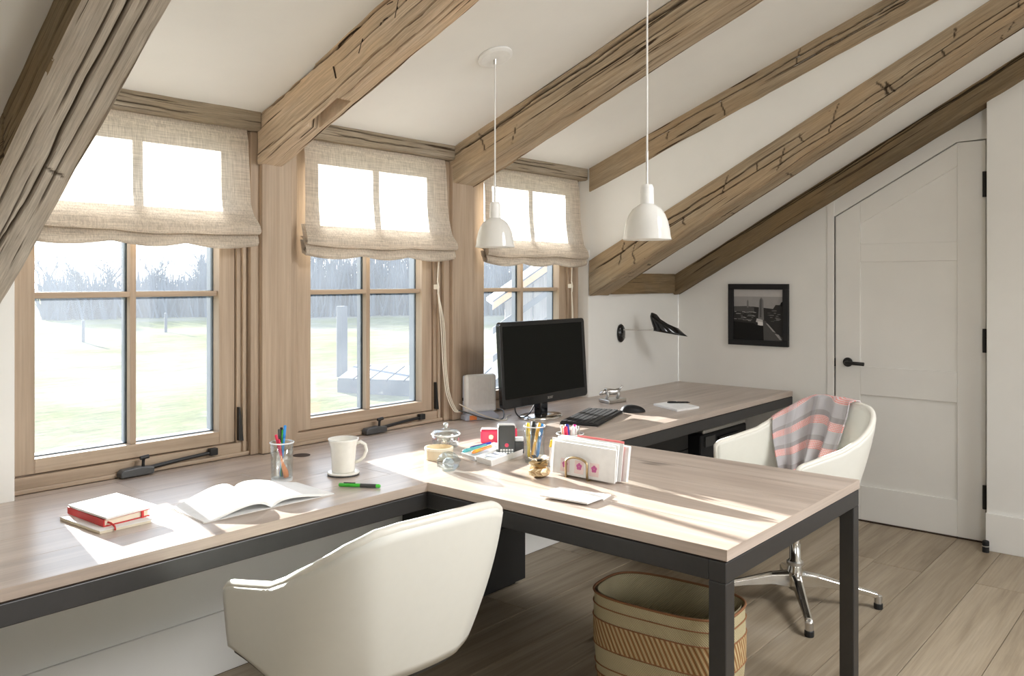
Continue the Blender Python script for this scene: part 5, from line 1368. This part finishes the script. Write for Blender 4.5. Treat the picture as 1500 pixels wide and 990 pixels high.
for s_ in range(3):
    t = thing('bare_tree', (0, 0, 0), 'x', 'tree', 'bare trees beyond the meadow')
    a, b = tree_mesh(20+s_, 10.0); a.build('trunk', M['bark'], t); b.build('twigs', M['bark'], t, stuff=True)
    protos.append(t)
rr_ = random.Random(12); used = [0, 0, 0]
spots = []
for i in range(36):
    az = math.radians(21+i*1.45+rr_.uniform(-.6, .6))  # azimuth from +y toward +x
    dist = rr_.uniform(66, 80)
    spots.append((dist*math.sin(az), -2.9+dist*math.cos(az), rr_.uniform(.66, 1.0)*(1.2 if i > 8 else .62)))
for i, (x, y_, s_) in enumerate(spots):
    p = protos[i % 3]
    t = p if i < 3 else copy_tree(p)
    t.location = (x, y_, gz(x, y_)-0.05); t.scale = (s_*1.15, s_*1.15, s_); t.rotation_euler = (0, 0, rr_.uniform(0, 6.28))
    t['label'] = 'bare winter tree in the hazy row beyond the meadow'
# undergrowth: a hedge of sticks at the foot of the trees
hm = MB()
for i in range(11000):
    az = math.radians(rr_.uniform(20, 72)); d = rr_.uniform(63, 82)
    if az < math.radians(26) and rr_.random() < .3: continue
    x, y_ = d*math.sin(az), -2.9+d*math.cos(az); h = rr_.uniform(.8, 2.2)+(3.6*rr_.random() if az > math.radians(29) else 1.6*rr_.random())
    b = Vector((x, y_, gz(x, y_)-.1)); e = b+Vector((rr_.uniform(-.7, .7), rr_.uniform(-.7, .7), h))
    hm.tube([b, (b+e)/2+Vector((rr_.uniform(-.2, .2), 0, 0)), e], [.09, .07, .02], 3, cap=False)
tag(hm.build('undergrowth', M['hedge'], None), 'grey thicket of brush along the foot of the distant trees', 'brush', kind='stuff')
def fpost(x, y_, r, h, label):
    o = MB().lathe([(r, -.2), (r, h-.05), (r*.6, h)], (x, y_, gz(x, y_)), 10).build('fence_post', M['fence_wood'], None); tag(o, label, 'post'); return o
fpost(15.33, 34.64, .07, .95, 'thin wooden stake in the meadow seen through the left pane of the first window')
fpost(20.92, 38.4, .07, 1.0, 'thin wooden stake in the meadow seen through the right pane of the first window')
gp_ = MB().box(14.20, 14.42, 15.4, 15.62, gz(14.3, 15.5)-.2, 0.75).build('gate_post', M['fence_wood'], None, bevel=.02); tag(gp_, 'square grey timber post standing outside the middle window', 'post')
pt = thing('timber_platform', (14.0, 13.0, GZ), 'low grey timber platform on the grass outside the middle window', 'platform')
c4_ = [Vector((12.3, 13.1)), Vector((13.9, 9.6)), Vector((16.8, 11.6)), Vector((14.6, 15.3))]
gb = min(gz(p.x, p.y) for p in c4_)-.1
quad_slab([(p.x, p.y) for p in c4_], gb, GZ+0.30).build('frame', M['fence_wood'], pt)
for k in range(9):
    f0, f1 = k/9+.006, (k+1)/9-.006
    a, b = c4_[0].lerp(c4_[1], f0), c4_[0].lerp(c4_[1], f1); d, c_ = c4_[3].lerp(c4_[2], f0), c4_[3].lerp(c4_[2], f1)
    quad_slab([tuple(a), tuple(b), tuple(c_), tuple(d)], GZ+0.30, GZ+0.35).build('deck_board', M['fence_wood'], pt)

# weathered barn outside the third window
bn = thing('barn', (14.5, 7.5, GZ), 'weathered board barn with a lean-to roof outside the third window', 'barn')
fdir = Vector((0.70, -0.714, 0)); ndir = Vector((-0.714, -0.70, 0))   # along the gable wall, and towards us
b0 = Vector((12.35, 7.9, 0))
def bp(a, n_, z_): p = b0+fdir*a-ndir*n_; return (p.x, p.y, z_)
def roofz(a): return 1.15+0.70*a
for k in range(22):
    a0_, a1_ = k*.28+.008, (k+1)*.28-.008
    zt0, zt1 = roofz(a0_)-.15, roofz(a1_)-.15
    mb = MB(); mb.v = [bp(a0_, 0, GZ-.3), bp(a1_, 0, GZ-.3), bp(a1_, .05, GZ-.3), bp(a0_, .05, GZ-.3), bp(a0_, 0, zt0), bp(a1_, 0, zt1), bp(a1_, .05, zt1), bp(a0_, .05, zt0)]
    mb.f = [(3, 2, 1, 0), (4, 5, 6, 7), (0, 1, 5, 4), (1, 2, 6, 5), (2, 3, 7, 6), (3, 0, 4, 7)]
    mb.build('wall_board', M['board_wall'], bn)
mb = MB(); mb.v = [bp(-.25, -.4, roofz(-.25)), bp(6.2, -.4, roofz(6.2)), bp(6.2, 3, roofz(6.2)), bp(-.25, 3, roofz(-.25))]; mb.v += [(p[0], p[1], p[2]+.08) for p in mb.v]
mb.f = [(3, 2, 1, 0), (4, 5, 6, 7), (0, 1, 5, 4), (1, 2, 6, 5), (2, 3, 7, 6), (3, 0, 4, 7)]
mb.build('roof', M['roofing'], bn)
for off, m_, nm in ((-.05, 'cedar', 'barge_board'), (.42, 'fence_wood', 'rafter'), (.95, 'fence_wood', 'rafter')):
    mb = MB(); mb.v = [bp(-.25, -.46, roofz(-.25)-off-.14), bp(6.2, -.46, roofz(6.2)-off-.14), bp(6.2, -.40, roofz(6.2)-off-.14), bp(-.25, -.40, roofz(-.25)-off-.14)]; mb.v += [(p[0], p[1], p[2]+.13) for p in mb.v]
    mb.f = [(3, 2, 1, 0), (4, 5, 6, 7), (0, 1, 5, 4), (1, 2, 6, 5), (2, 3, 7, 6), (3, 0, 4, 7)]
    mb.build(nm, M[m_], bn)
